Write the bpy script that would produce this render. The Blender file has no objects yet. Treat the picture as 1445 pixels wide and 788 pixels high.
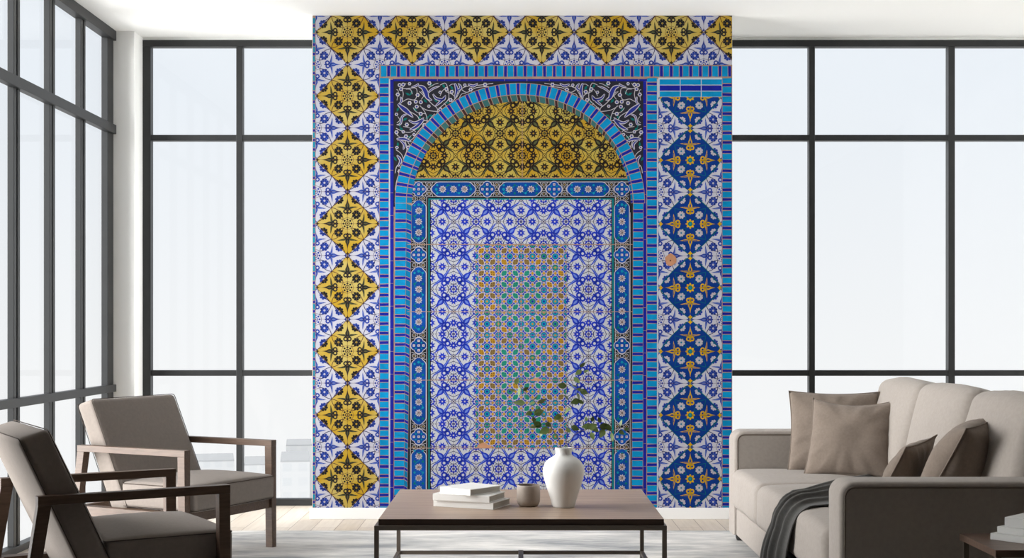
import bpy, bmesh, math, random
from mathutils import Vector, Matrix, noise

random.seed(7)
SC = bpy.context.scene
COL = SC.collection

# ------------------------------------------------------------------ camera set-up
FOCAL = 1900.0        # focal length in pixels of a 1445 wide frame
VPX, HOR = 732.0, 462.0
EYE = 1.25            # camera height in metres
CEIL = 3.28


def at(px, py, depth):
    """Point of the place seen at a pixel, at a given distance from the camera."""
    return Vector(((px - VPX) * depth / FOCAL, depth, EYE - (py - HOR) * depth / FOCAL))


# ------------------------------------------------------------------ materials
def lin(c):
    return tuple(((v / 255) / 12.92 if v / 255 <= 0.04045 else ((v / 255 + 0.055) / 1.055) ** 2.4) for v in c)


def mat(name, rgb, rough=0.6, spec=0.4, var=0.0, vscale=8.0, stretch=(1, 1, 1), bump=0.0, bscale=200.0,
        rgb2=None, metal=0.0, sheen=0.0, detail=4.0, coords='Object', linear=False, lo=0.3, hi=0.7):
    m = bpy.data.materials.new(name)
    m.use_nodes = True
    nt = m.node_tree
    b = nt.nodes['Principled BSDF']
    c = rgb if linear else lin(rgb)
    b.inputs['Base Color'].default_value = (*c, 1)
    b.inputs['Roughness'].default_value = rough
    b.inputs['Specular IOR Level'].default_value = spec
    b.inputs['Metallic'].default_value = metal
    if sheen:
        b.inputs['Sheen Weight'].default_value = sheen
        b.inputs['Sheen Roughness'].default_value = 0.5
    if var or rgb2 or bump:
        tc = nt.nodes.new('ShaderNodeTexCoord')
        mp = nt.nodes.new('ShaderNodeMapping')
        mp.inputs['Scale'].default_value = stretch
        nt.links.new(tc.outputs[coords], mp.inputs['Vector'])
    if var or rgb2:
        nz = nt.nodes.new('ShaderNodeTexNoise')
        nz.inputs['Scale'].default_value = vscale
        nz.inputs['Detail'].default_value = detail
        nt.links.new(mp.outputs[0], nz.inputs['Vector'])
        rp = nt.nodes.new('ShaderNodeValToRGB')
        rp.color_ramp.elements[0].position = lo
        rp.color_ramp.elements[1].position = hi
        if rgb2:
            c2 = rgb2 if linear else lin(rgb2)
            a0, a1 = c, c2
        else:
            a0 = tuple(v * (1 - var) for v in c)
            a1 = tuple(min(1, v * (1 + var)) for v in c)
        rp.color_ramp.elements[0].color = (*a0, 1)
        rp.color_ramp.elements[1].color = (*a1, 1)
        nt.links.new(nz.outputs['Fac'], rp.inputs['Fac'])
        nt.links.new(rp.outputs['Color'], b.inputs['Base Color'])
    if bump:
        n2 = nt.nodes.new('ShaderNodeTexNoise')
        n2.inputs['Scale'].default_value = bscale
        n2.inputs['Detail'].default_value = 2
        nt.links.new(mp.outputs[0], n2.inputs['Vector'])
        bp = nt.nodes.new('ShaderNodeBump')
        bp.inputs['Strength'].default_value = bump
        bp.inputs['Distance'].default_value = 0.002
        nt.links.new(n2.outputs['Fac'], bp.inputs['Height'])
        nt.links.new(bp.outputs[0], b.inputs['Normal'])
    return m


M_WALL = mat('white_paint', (243, 243, 241), 0.7, 0.2, bump=0.05)
M_DARKWALL = mat('bounce_cutting_paint', (92, 84, 78), 0.8, 0.2)  # dark colour invented for unseen walls, cuts bounce light on the sofa side
M_CEIL = mat('ceiling_paint', (246, 246, 244), 0.8, 0.2)
M_TRIM = mat('white_trim', (236, 236, 236), 0.5, 0.3)
M_FRAME = mat('dark_window_metal', (38, 39, 40), 0.45, 0.4, var=0.08)
M_FABRIC = mat('taupe_fabric', (132, 123, 116), 0.9, 0.15, var=0.05, vscale=60, bump=0.25, bscale=700, sheen=0.1)
M_SOFA = mat('greige_linen', (158, 150, 143), 0.9, 0.15, var=0.05, vscale=60, bump=0.3, bscale=600, sheen=0.1)
M_PILLOW = mat('grey_brown_linen', (126, 114, 104), 0.92, 0.12, var=0.07, vscale=80, bump=0.35, bscale=550, sheen=0.1)
M_PIPE = mat('dark_piping', (70, 61, 55), 0.85, 0.2)
M_SPIPE = mat('sofa_piping', (106, 96, 88), 0.85, 0.2)
M_WALNUT = mat('walnut', (96, 76, 62), 0.45, 0.35, rgb2=(78, 60, 48), vscale=6, stretch=(2, 18, 18))
M_TABLETOP = mat('table_veneer', (172, 150, 131), 0.40, 0.55, rgb2=(144, 122, 105), vscale=2.2, stretch=(0.9, 14, 14), detail=6)
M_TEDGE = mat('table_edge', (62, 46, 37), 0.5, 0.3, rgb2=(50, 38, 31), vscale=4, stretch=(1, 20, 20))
M_IRON = mat('dark_iron', (96, 87, 78), 0.5, 0.5, metal=0.3)
M_STABLE = mat('side_table_wood', (104, 84, 72), 0.4, 0.35, rgb2=(88, 70, 60), vscale=4, stretch=(2, 16, 16))
M_COVER = mat('white_book_cover', (226, 225, 222), 0.5, 0.3)
M_PAGES = mat('book_pages', (178, 174, 166), 0.85, 0.1, var=0.08, vscale=300, stretch=(0.02, 0.02, 1))  # greyed so the shading of the short ends sits in the page colour
M_GBOOK = mat('pale_grey_book_cover', (214, 214, 212), 0.5, 0.3)
M_CUP = mat('taupe_stoneware', (160, 148, 138), 0.55, 0.35, var=0.05, vscale=40)
M_CUPIN = mat('cup_glaze', (112, 100, 92), 0.5, 0.3)
M_VASE = mat('matt_white_ceramic', (226, 225, 222), 0.62, 0.3, bump=0.08, bscale=120)
M_STEM = mat('twig_bark', (84, 76, 58), 0.8, 0.2)
M_LEAF = mat('leaf_green', (80, 104, 50), 0.45, 0.4, rgb2=(112, 130, 76), vscale=14)
M_THROW = mat('charcoal_knit', (78, 77, 75), 0.95, 0.1, var=0.1, vscale=90, bump=0.5, bscale=420, sheen=0.15)
M_FOOT = mat('black_foot', (30, 28, 27), 0.5, 0.4)
M_LAMP = mat('white_lamp_metal', (226, 226, 224), 0.4, 0.4)


def glass_mat():
    m = bpy.data.materials.new('window_glass')
    m.use_nodes = True
    nt = m.node_tree
    nt.nodes.remove(nt.nodes['Principled BSDF'])
    out = nt.nodes['Material Output']
    tr = nt.nodes.new('ShaderNodeBsdfTransparent')
    tr.inputs[0].default_value = (0.985, 0.992, 0.995, 1)
    gl = nt.nodes.new('ShaderNodeBsdfGlossy')
    gl.inputs['Roughness'].default_value = 0.02
    fr = nt.nodes.new('ShaderNodeLayerWeight')
    fr.inputs['Blend'].default_value = 0.5
    pw = nt.nodes.new('ShaderNodeMath')
    pw.operation = 'POWER'
    pw.inputs[1].default_value = 5
    nt.links.new(fr.outputs['Facing'], pw.inputs[0])
    ml = nt.nodes.new('ShaderNodeMath')
    ml.operation = 'MULTIPLY_ADD'
    ml.inputs[1].default_value = 0.2
    ml.inputs[2].default_value = 0.015
    nt.links.new(pw.outputs[0], ml.inputs[0])
    mx = nt.nodes.new('ShaderNodeMixShader')
    nt.links.new(ml.outputs[0], mx.inputs[0])
    nt.links.new(tr.outputs[0], mx.inputs[1])
    nt.links.new(gl.outputs[0], mx.inputs[2])
    nt.links.new(mx.outputs[0], out.inputs['Surface'])
    return m


M_GLASS = glass_mat()


def floor_mat():
    m = bpy.data.materials.new('pale_oak_boards')
    m.use_nodes = True
    nt = m.node_tree
    b = nt.nodes['Principled BSDF']
    b.inputs['Roughness'].default_value = 0.4
    b.inputs['Specular IOR Level'].default_value = 0.35
    tc = nt.nodes.new('ShaderNodeTexCoord')
    mp = nt.nodes.new('ShaderNodeMapping')
    mp.inputs['Rotation'].default_value = (0, 0, math.pi / 2)
    br = nt.nodes.new('ShaderNodeTexBrick')
    br.inputs['Scale'].default_value = 1.0
    br.inputs['Brick Width'].default_value = 2.1
    br.inputs['Row Height'].default_value = 0.142
    br.inputs['Mortar Size'].default_value = 0.0022
    br.inputs['Mortar Smooth'].default_value = 0.1
    br.inputs['Bias'].default_value = 0.0
    br.inputs['Color1'].default_value = (*lin((208, 197, 183)), 1)
    br.inputs['Color2'].default_value = (*lin((194, 181, 166)), 1)
    br.inputs['Mortar'].default_value = (*lin((128, 112, 98)), 1)
    nt.links.new(tc.outputs['Object'], mp.inputs['Vector'])
    nt.links.new(mp.outputs[0], br.inputs['Vector'])
    nz = nt.nodes.new('ShaderNodeTexNoise')
    nz.inputs['Scale'].default_value = 3
    nz.inputs['Detail'].default_value = 6
    mp2 = nt.nodes.new('ShaderNodeMapping')
    mp2.inputs['Scale'].default_value = (14, 1, 1)
    nt.links.new(tc.outputs['Object'], mp2.inputs['Vector'])
    nt.links.new(mp2.outputs[0], nz.inputs['Vector'])
    mx = nt.nodes.new('ShaderNodeMix')
    mx.data_type = 'RGBA'
    mx.blend_type = 'MULTIPLY'
    mx.inputs[0].default_value = 0.35
    rp = nt.nodes.new('ShaderNodeValToRGB')
    rp.color_ramp.elements[0].position = 0.35
    rp.color_ramp.elements[0].color = (0.72, 0.68, 0.64, 1)
    rp.color_ramp.elements[1].position = 0.6
    rp.color_ramp.elements[1].color = (1, 1, 1, 1)
    nt.links.new(nz.outputs['Fac'], rp.inputs['Fac'])
    nt.links.new(br.outputs['Color'], mx.inputs[6])
    nt.links.new(rp.outputs['Color'], mx.inputs[7])
    nt.links.new(mx.outputs[2], b.inputs['Base Color'])
    return m


def rug_mat():
    m = bpy.data.materials.new('distressed_rug')
    m.use_nodes = True
    nt = m.node_tree
    b = nt.nodes['Principled BSDF']
    b.inputs['Roughness'].default_value = 0.95
    b.inputs['Specular IOR Level'].default_value = 0.1
    tc = nt.nodes.new('ShaderNodeTexCoord')

    def noi(scale, stretch, detail, p0, c0, p1, c1):
        mp = nt.nodes.new('ShaderNodeMapping')
        mp.inputs['Scale'].default_value = stretch
        nz = nt.nodes.new('ShaderNodeTexNoise')
        nz.inputs['Scale'].default_value = scale
        nz.inputs['Detail'].default_value = detail
        nz.inputs['Roughness'].default_value = 0.65
        rp = nt.nodes.new('ShaderNodeValToRGB')
        rp.color_ramp.elements[0].position = p0
        rp.color_ramp.elements[1].position = p1
        rp.color_ramp.elements[0].color = (*c0, 1)
        rp.color_ramp.elements[1].color = (*c1, 1)
        nt.links.new(tc.outputs['Object'], mp.inputs['Vector'])
        nt.links.new(mp.outputs[0], nz.inputs['Vector'])
        nt.links.new(nz.outputs['Fac'], rp.inputs['Fac'])
        return rp
    a = noi(1.6, (0.7, 2.2, 1), 6, 0.36, lin((150, 152, 154)), 0.60, lin((222, 219, 214)))
    c = noi(9, (0.6, 9, 1), 5, 0.3, (0.66, 0.66, 0.67), 0.62, (1, 1, 1))
    mx = nt.nodes.new('ShaderNodeMix')
    mx.data_type = 'RGBA'
    mx.blend_type = 'MULTIPLY'
    mx.inputs[0].default_value = 0.7
    nt.links.new(a.outputs[0], mx.inputs[6])
    nt.links.new(c.outputs[0], mx.inputs[7])
    nt.links.new(mx.outputs[2], b.inputs['Base Color'])
    bp = nt.nodes.new('ShaderNodeBump')
    bp.inputs['Strength'].default_value = 0.3
    n2 = nt.nodes.new('ShaderNodeTexNoise')
    n2.inputs['Scale'].default_value = 260
    nt.links.new(tc.outputs['Object'], n2.inputs['Vector'])
    nt.links.new(n2.outputs['Fac'], bp.inputs['Height'])
    nt.links.new(bp.outputs[0], b.inputs['Normal'])
    return m


# ------------------------------------------------------------------ object helpers
def obj(name, bm, m, parent=None, smooth=False, auto=None):
    me = bpy.data.meshes.new(name)
    if isinstance(bm, bmesh.types.BMesh):
        bmesh.ops.recalc_face_normals(bm, faces=bm.faces[:])
        bm.to_mesh(me)
        bm.free()
    else:
        me.from_pydata(*bm)
        me.update()
    for mm in (m if isinstance(m, (list, tuple)) else [m]):
        me.materials.append(mm)
    o = bpy.data.objects.new(name, me)
    COL.objects.link(o)
    if parent is not None:
        o.parent = parent
    if smooth:
        for p in me.polygons:
            p.use_smooth = True
    if auto:
        me.set_sharp_from_angle(angle=math.radians(auto))
    return o


def tag(o, label=None, cat=None, group=None, kind=None):
    if label:
        o['label'] = label
    if cat:
        o['category'] = cat
    if group:
        o['group'] = group
    if kind:
        o['kind'] = kind
    return o


def thing(name, label, cat, loc=(0, 0, 0), rotz=0.0, group=None):
    o = bpy.data.objects.new(name, None)
    COL.objects.link(o)
    o.empty_display_size = 0.1
    o.location = loc
    o.rotation_euler = (0, 0, rotz)
    return tag(o, label, cat, group)


def struct_empty(name):
    o = bpy.data.objects.new(name, None)
    COL.objects.link(o)
    o['kind'] = 'structure'
    return o


def children(o):
    return [c for c in bpy.data.objects if c.parent == o]


def copy_tree(o, parent=None):
    c = o.copy()
    COL.objects.link(c)
    if parent is not None:
        c.parent = parent
    for ch in children(o):
        copy_tree(ch, c)
    return c


def hexa(bm, pts):
    """Box from eight corners: bottom four then top four."""
    v = [bm.verts.new(p) for p in pts]
    for f in ((0, 1, 2, 3), (4, 5, 6, 7), (0, 1, 5, 4), (1, 2, 6, 5), (2, 3, 7, 6), (3, 0, 4, 7)):
        bm.faces.new([v[i] for i in f])
    return v


def box(bm, x0, x1, y0, y1, z0, z1):
    return hexa(bm, [(x0, y0, z0), (x1, y0, z0), (x1, y1, z0), (x0, y1, z0),
                     (x0, y0, z1), (x1, y0, z1), (x1, y1, z1), (x0, y1, z1)])


def bev(bm, w, seg=2):
    bmesh.ops.recalc_face_normals(bm, faces=bm.faces[:])
    bmesh.ops.bevel(bm, geom=bm.edges[:], offset=w, segments=seg, affect='EDGES', profile=0.6)
    return bm


def boxes(lst, w=0.0, seg=2):
    bm = bmesh.new()
    for b in lst:
        box(bm, *b)
    if w:
        bev(bm, w, seg)
    return bm


def tube(bm, pts, r, seg=8, closed=False, r1=None):
    pts = [Vector(p) for p in pts]
    n = len(pts)
    rings = []
    up = Vector((0, 0, 1))
    prev = None
    for i, p in enumerate(pts):
        if closed:
            t = pts[(i + 1) % n] - pts[i - 1]
        else:
            t = pts[min(i + 1, n - 1)] - pts[max(i - 1, 0)]
        t.normalize()
        if prev is None:
            a = t.cross(up)
            if a.length < 1e-3:
                a = t.cross(Vector((1, 0, 0)))
            a.normalize()
        else:
            a = prev - t * prev.dot(t)
            if a.length < 1e-4:
                a = t.cross(up)
            a.normalize()
        prev = a
        b = t.cross(a)
        rr = r if r1 is None else r + (r1 - r) * i / (n - 1)
        rings.append([bm.verts.new(p + a * math.cos(k * 2 * math.pi / seg) * rr + b * math.sin(k * 2 * math.pi / seg) * rr)
                      for k in range(seg)])
    for i in range(n if closed else n - 1):
        A, B = rings[i], rings[(i + 1) % n]
        if closed and i == n - 1:     # match the seam
            off = min(range(seg), key=lambda s: (A[0].co - B[s].co).length)
            B = B[off:] + B[:off]
        for k in range(seg):
            bm.faces.new((A[k], A[(k + 1) % seg], B[(k + 1) % seg], B[k]))
    if not closed:
        bm.faces.new(rings[0])
        bm.faces.new(rings[-1])
    return bm


def lathe(prof, seg=48, cap0=True, cap1=True):
    bm = bmesh.new()
    rings = []
    for r, z in prof:
        if r < 1e-5:
            rings.append([bm.verts.new((0, 0, z))])
        else:
            rings.append([bm.verts.new((r * math.cos(k * 2 * math.pi / seg), r * math.sin(k * 2 * math.pi / seg), z))
                          for k in range(seg)])
    for A, B in zip(rings, rings[1:]):
        for k in range(seg):
            k2 = (k + 1) % seg
            if len(A) == 1 and len(B) == 1:
                continue
            if len(A) == 1:
                bm.faces.new((A[0], B[k], B[k2]))
            elif len(B) == 1:
                bm.faces.new((A[k], A[k2], B[0]))
            else:
                bm.faces.new((A[k], A[k2], B[k2], B[k]))
    if cap0 and len(rings[0]) > 1:
        bm.faces.new(rings[0])
    if cap1 and len(rings[-1]) > 1:
        bm.faces.new(rings[-1])
    return bm


def grid_pos(half, r, n):
    """Sample positions along one axis, dense near both rounded ends."""
    out = []
    k = 4
    for i in range(k):
        out.append(-half + r * (1 - math.cos(i / k * math.pi / 2)) if False else -half + r * i / k)
    inner = half - r
    for i in range(n + 1):
        out.append(-inner + 2 * inner * i / n)
    for i in range(1, k + 1):
        out.append(inner + r * i / k)
    return out


def cushion(sx, sy, sz, r, crown=0.0, n=10, warp=0.0, seed=0, fn=None, bottom=0.15):
    """Soft box centred at the origin with rounded edges and a crowned top."""
    hx, hy, hz = sx / 2, sy / 2, sz / 2
    r = min(r, hx * .98, hy * .98, hz * .98)
    gx, gy, gz = grid_pos(hx, r, n), grid_pos(hy, r, n), grid_pos(hz, r, max(2, n // 3))
    bm = bmesh.new()
    cache = {}

    def vert(p):
        key = tuple(round(c, 6) for c in p)
        if key in cache:
            return cache[key]
        v = Vector(p)
        q = Vector((max(-hx + r, min(hx - r, v.x)), max(-hy + r, min(hy - r, v.y)), max(-hz + r, min(hz - r, v.z))))
        d = v - q
        if d.length > 1e-9:
            # equalise the rounding between the cube corner and the sphere
            m = max(abs(d.x), abs(d.y), abs(d.z))
            v = q + d.normalized() * m
        u, w = v.x / hx, v.y / hy
        s = max(0, 1 - u * u) * max(0, 1 - w * w)
        t = v.z / hz
        v.z += crown * (s ** 0.7) * (t if t > 0 else t * bottom)
        if warp:
            nn = noise.noise(Vector((v.x * 5 + seed, v.y * 5, v.z * 5)))
            v += Vector((u, w, t)) * nn * warp
        if fn:
            v = fn(v)
        cache[key] = bm.verts.new(v)
        return cache[key]

    def face(ps):
        vs = [vert(p) for p in ps]
        if len(set(vs)) == 4:
            try:
                bm.faces.new(vs)
            except ValueError:
                pass
    for i in range(len(gx) - 1):
        for j in range(len(gy) - 1):
            for z in (gz[0], gz[-1]):
                face([(gx[i], gy[j], z), (gx[i + 1], gy[j], z), (gx[i + 1], gy[j + 1], z), (gx[i], gy[j + 1], z)])
    for i in range(len(gx) - 1):
        for k in range(len(gz) - 1):
            for y in (gy[0], gy[-1]):
                face([(gx[i], y, gz[k]), (gx[i + 1], y, gz[k]), (gx[i + 1], y, gz[k + 1]), (gx[i], y, gz[k + 1])])
    for j in range(len(gy) - 1):
        for k in range(len(gz) - 1):
            for x in (gx[0], gx[-1]):
                face([(x, gy[j], gz[k]), (x, gy[j + 1], gz[k]), (x, gy[j + 1], gz[k + 1]), (x, gy[j], gz[k + 1])])
    return bm


def xform(bm, mtx):
    bmesh.ops.transform(bm, matrix=mtx, verts=bm.verts[:])
    return bm

WORLD, SUN, SUN_ANGLE, SUN_DIR, EXPOSURE = 0.88, 18.0, 80.0, (1.0, 0.22, -0.13), 0.2

# ================================================================== THE SETTING
X_LEFT, X_RIGHT = -2.777, 3.86
Y_BACK, Y_FRONT = 9.42, -4.2
Y_WALL = 8.766         # face of the wall that carries the mural

fl = obj('floor', boxes([(X_LEFT - 0.12, X_RIGHT + 0.15, Y_FRONT - 0.15, Y_BACK + 0.12, -0.06, 0.0)]), floor_mat())
fl['kind'] = 'structure'
ce = obj('ceiling', boxes([(X_LEFT - 0.12, X_RIGHT + 0.15, Y_FRONT - 0.15, Y_BACK + 0.12, CEIL, CEIL + 0.12)]), M_CEIL)
ce['kind'] = 'structure'
o = obj('wall_back', boxes([(-1.344, 1.390, Y_WALL, Y_BACK + 0.1, 0, CEIL)]), M_WALL)
o['kind'] = 'structure'
o = obj('wall_right', boxes([(X_RIGHT, X_RIGHT + 0.15, 5.4, Y_BACK + 0.12, 0, CEIL)]), M_WALL)
o['kind'] = 'structure'
o = obj('wall_right', boxes([(X_RIGHT, X_RIGHT + 0.15, Y_FRONT, 5.4, 0, CEIL)]), M_DARKWALL)  # unseen part, split off dark so less light bounces onto the sofa
o['kind'] = 'structure'
o = obj('wall_front', boxes([(X_LEFT - 0.12, X_RIGHT, Y_FRONT - 0.15, Y_FRONT, 0, CEIL)]), M_DARKWALL)  # unseen, darkened to keep bounce light low
o['kind'] = 'structure'
Y_LW0 = 5.22           # the left glazing starts here and runs to the corner column
o = obj('wall_left', boxes([(X_LEFT - 0.12, X_LEFT, Y_FRONT, Y_LW0, 0, CEIL)]), M_DARKWALL)  # unseen stretch made solid to keep window light off the sofa's near side
o['kind'] = 'structure'
o = obj('wall_corner', boxes([(X_LEFT - 0.046, -2.632, 9.227, Y_BACK + 0.12, 0, CEIL)], 0.004), M_WALL)
o['kind'] = 'structure'
o = obj('baseboard_back', boxes([(-1.360, 1.402, Y_WALL - 0.014, Y_WALL - 0.0005, 0.0, 0.0735)], 0.003), M_TRIM)
o['kind'] = 'structure'

# ---- back windows, left and right of the mural wall
ZB = [(0.0, 0.047), (0.908, 0.948), (2.557, 2.598), (3.215, 3.262)]


def back_window(name, x0, x1, mull, edge_l, edge_r):
    w = struct_empty(name)
    yf, yb = Y_BACK, Y_BACK + 0.07
    lst = [(x0, x1, yf, yb, ZB[0][0], ZB[0][1]), (x0, x1, yf, yb, ZB[3][0], ZB[3][1])]
    if edge_l:
        lst.append((x0, x0 + edge_l, yf, yb, ZB[0][1], ZB[3][0]))
    if edge_r:
        lst.append((x1 - edge_r, x1, yf, yb, ZB[0][1], ZB[3][0]))
    obj('window_frame', boxes(lst, 0.003), M_FRAME, w)
    for a, b in mull:
        obj('mullion', boxes([(a, b, yf + 0.004, yb, ZB[0][1], ZB[3][0])], 0.003), M_FRAME, w)
    for k in (1, 2):
        obj('transom', boxes([(x0 + edge_l, x1 - edge_r, yf + 0.008, yb - 0.004, ZB[k][0], ZB[k][1])], 0.003), M_FRAME, w)
    obj('pane', boxes([(x0 + 0.01, x1 - 0.01, yf + 0.036, yf + 0.042, 0.02, 3.24)]), M_GLASS, w)
    obj('head_trim', boxes([(x0, x1, yf + 0.01, yb + 0.03, 3.262, CEIL)]), M_WALL, w)
    return w


back_window('window_1', -2.632, -1.344, [(-1.978, -1.934)], 0.056, 0.05)
back_window('window_2', 1.390, X_RIGHT, [(2.033, 2.074), (3.008, 3.054)], 0.05, 0.05)

# ---- left glazing
w = struct_empty('window_3')
xi, xo = X_LEFT, X_LEFT - 0.045
obj('window_frame', boxes([(xo, xi + 0.02, Y_LW0, 9.227, 3.213, CEIL), (xo, xi + 0.012, Y_LW0, 9.227, 0.0, 0.04),
                           (xo, xi, Y_LW0, Y_LW0 + 0.06, 0.04, 3.213), (xo, xi, 9.10, 9.227, 0.04, 3.213)], 0.003), M_FRAME, w)
yy = 8.545
while yy > Y_LW0 + 0.2:
    # two dark profiles with a shadow groove between them
    obj('mullion', boxes([(xi - 0.036, xi, yy - 0.006, yy + 0.034, 0.04, 3.213), (xi - 0.036, xi, yy + 0.050, yy + 0.088, 0.04, 3.213),
                          (xi - 0.034, xi - 0.022, yy + 0.034, yy + 0.050, 0.04, 3.213)], 0.002), M_FRAME, w)
    yy -= 0.567
for z0, z1 in ((0.808, 0.858), (2.572, 2.634)):
    obj('transom', boxes([(xo + 0.02, xi + 0.022, Y_LW0 + 0.05, 9.22, z0, z1)], 0.003), M_FRAME, w)
obj('pane', boxes([(X_LEFT - 0.032, X_LEFT - 0.026, Y_LW0 + 0.02, 9.2, 0.02, 3.24)]), M_GLASS, w)


# ================================================================== RUG
def objw(name, bm, m, root, **k):
    """Mesh given in world coordinates, parented to an unrotated thing."""
    bmesh.ops.translate(bm, vec=-Vector(root.location), verts=bm.verts[:])
    return obj(name, bm, m, root, **k)


RUG_Z = 0.012
o = obj('area_rug', boxes([(-2.25, 2.75, 4.3, 8.19, 0.0005, RUG_Z)], 0.004), rug_mat())
tag(o, 'large distressed pale grey rug lying under the sofa, table and armchairs', 'rug')


# ================================================================== ARMCHAIRS
CW, CL, CH = 0.765, 0.747, 0.602


def rect_loop(a, b, r, n=5):
    """Rounded rectangle in a plane, half sizes a, b."""
    pts = []
    for cx, cy, t0 in ((a - r, b - r, 0), (-a + r, b - r, 90), (-a + r, -b + r, 180), (a - r, -b + r, 270)):
        for i in range(n + 1):
            t = math.radians(t0 + 90 * i / n)
            pts.append((cx + r * math.cos(t), cy + r * math.sin(t)))
    return pts


def make_armchair(label):
    root = thing('armchair', label, 'armchair', group='wood framed armchairs')
    aw = 0.045
    for s in (-1, 1):
        yc = s * (CW / 2 - aw / 2)
        y0, y1 = yc - aw / 2, yc + aw / 2
        bm = boxes([(-CL / 2, CL / 2, y0, y1, CH - 0.034, CH)], 0.002)
        obj('armrest', bm, M_WALNUT, root)
        bm = bmesh.new()
        f0, f1 = CL / 2 - 0.047, CL / 2 - 0.0005
        hexa(bm, [(f0 + 0.004, y0 + .004, 0), (f1 + 0.004, y0 + .004, 0), (f1 + 0.004, y1 - .004, 0), (f0 + 0.004, y1 - .004, 0),
                  (f0, y0, CH - 0.034), (f1, y0, CH - 0.034), (f1, y1, CH - 0.034), (f0, y1, CH - 0.034)])
        obj('leg', bev(bm, 0.002), M_WALNUT, root)
        bm = bmesh.new()
        r0, r1 = -CL / 2 + 0.0005, -CL / 2 + 0.05
        sl = -0.085
        hexa(bm, [(r0 + sl, y0 + .004, 0), (r1 + sl - .006, y0 + .004, 0), (r1 + sl - .006, y1 - .004, 0), (r0 + sl, y1 - .004, 0),
                  (r0, y0, CH - 0.034), (r1, y0, CH - 0.034), (r1, y1, CH - 0.034), (r0, y1, CH - 0.034)])
        obj('leg', bev(bm, 0.002), M_WALNUT, root)
    ys = CW / 2 - aw - 0.001
    bm = boxes([(CL / 2 - 0.044, CL / 2 - 0.012, -ys, ys, 0.222, 0.274),
                (-0.40, CL / 2 - 0.047, -CW / 2 + 0.006, -ys + 0.022, 0.222, 0.274),
                (-0.40, CL / 2 - 0.047, ys - 0.022, CW / 2 - 0.006, 0.222, 0.274),
                (-0.40, -0.368, -ys, ys, 0.222, 0.274)], 0.002)
    obj('seat_frame', bm, M_WALNUT, root)
    # seat
    hs = ys - 0.008
    x0, x1, z0, z1 = -0.112, 0.405, 0.276, 0.412
    bm = cushion(x1 - x0, 2 * hs, z1 - z0, 0.022, crown=0.034, n=12, warp=0.002, seed=3)
    xform(bm, Matrix.Translation(((x0 + x1) / 2, 0, (z0 + z1) / 2)))
    seat = obj('seat', bm, M_FABRIC, root, smooth=True)
    bm = bmesh.new()
    for zz in (z1 - 0.008, z0 + 0.008):
        tube(bm, [((x0 + x1) / 2 + p[0], p[1], zz) for p in rect_loop((x1 - x0) / 2 - .001, hs - .001, 0.02)], 0.0021, 6, True)
    obj('piping', bm, M_PIPE, seat, smooth=True)
    # back
    lean = math.radians(24.4)
    d = Vector((-math.sin(lean), 0, math.cos(lean)))
    nf = Vector((math.cos(lean), 0, math.sin(lean)))
    hgt, thk = 0.655, 0.122
    cen = Vector((-0.052, 0, 0.262)) + d * hgt / 2 - nf * thk / 2
    M = Matrix((( d.x, 0, nf.x, cen.x), (0, 1, 0, 0), (d.z, 0, nf.z, cen.z), (0, 0, 0, 1)))
    def cut(v):
        return Vector((v.x - 0.14 * v.z * max(0, v.x / (hgt / 2)), v.y, v.z))     # flatter top edge
    bm = cushion(hgt, 2 * hs, thk, 0.026, crown=0.014, n=12, warp=0.002, seed=9, bottom=0.4, fn=cut)
    back = obj('backrest', xform(bm, M), M_FABRIC, root, smooth=True)
    bm = bmesh.new()
    for zz in (thk / 2 - 0.007, -thk / 2 + 0.007):
        tube(bm, [M @ cut(Vector((p[0], p[1], zz))) for p in rect_loop(hgt / 2 - .001, hs - .001, 0.018)], 0.0021, 6, True)
    obj('piping', bm, M_PIPE, back, smooth=True)
    return root


ch = make_armchair('taupe upholstered armchair with wooden arms, the farther one, turned towards the coffee table')
ch.location = (-1.875, 7.43, RUG_Z)
ch.rotation_euler = (0, 0, -0.475)
ch2 = copy_tree(ch)
ch2.location = (-1.68, 5.56, RUG_Z)
ch2.rotation_euler = (0, 0, 0.548)
ch2['label'] = 'taupe upholstered armchair with wooden arms in the left foreground, seen from behind'


# ================================================================== SOFA
SY0, SY1 = 5.16, 7.89      # near and far outer faces
sofa = thing('sofa', 'long greige fabric sofa with three back cushions on the right', 'sofa', (1.8, 6.52, RUG_Z))
SX0, SX1 = 1.23, 2.40


def prism_xz(outline, y0, y1, w):
    bm = bmesh.new()
    a = [bm.verts.new((x, y0, z)) for x, z in outline]
    b = [bm.verts.new((x, y1, z)) for x, z in outline]
    bm.faces.new(a)
    bm.faces.new(b)
    n = len(a)
    for i in range(n):
        bm.faces.new((a[i], a[(i + 1) % n], b[(i + 1) % n], b[i]))
    bmesh.ops.recalc_face_normals(bm, faces=bm.faces[:])
    ed = [e for e in bm.edges if abs(e.verts[0].co.y - e.verts[1].co.y) < 1e-6]
    bmesh.ops.bevel(bm, geom=ed, offset=w, segments=4, affect='EDGES', profile=0.5)
    return bm


def arm_outline(inset=0.0, r=0.06):
    x0, x1, z0, z1 = SX0 + inset, SX1 - inset, 0.06 + inset, 0.656 - inset
    rr = max(0.01, r - inset)
    pts = [(x0, z0)]
    for i in range(9):
        t = math.radians(180 - 90 * i / 8)
        pts.append((x0 + rr + rr * math.cos(t), z1 - rr + rr * math.sin(t)))
    for i in range(9):
        t = math.radians(90 - 90 * i / 8)
        pts.append((x1 - rr + rr * math.cos(t), z1 - rr + rr * math.sin(t)))
    pts.append((x1, z0))
    return pts


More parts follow.
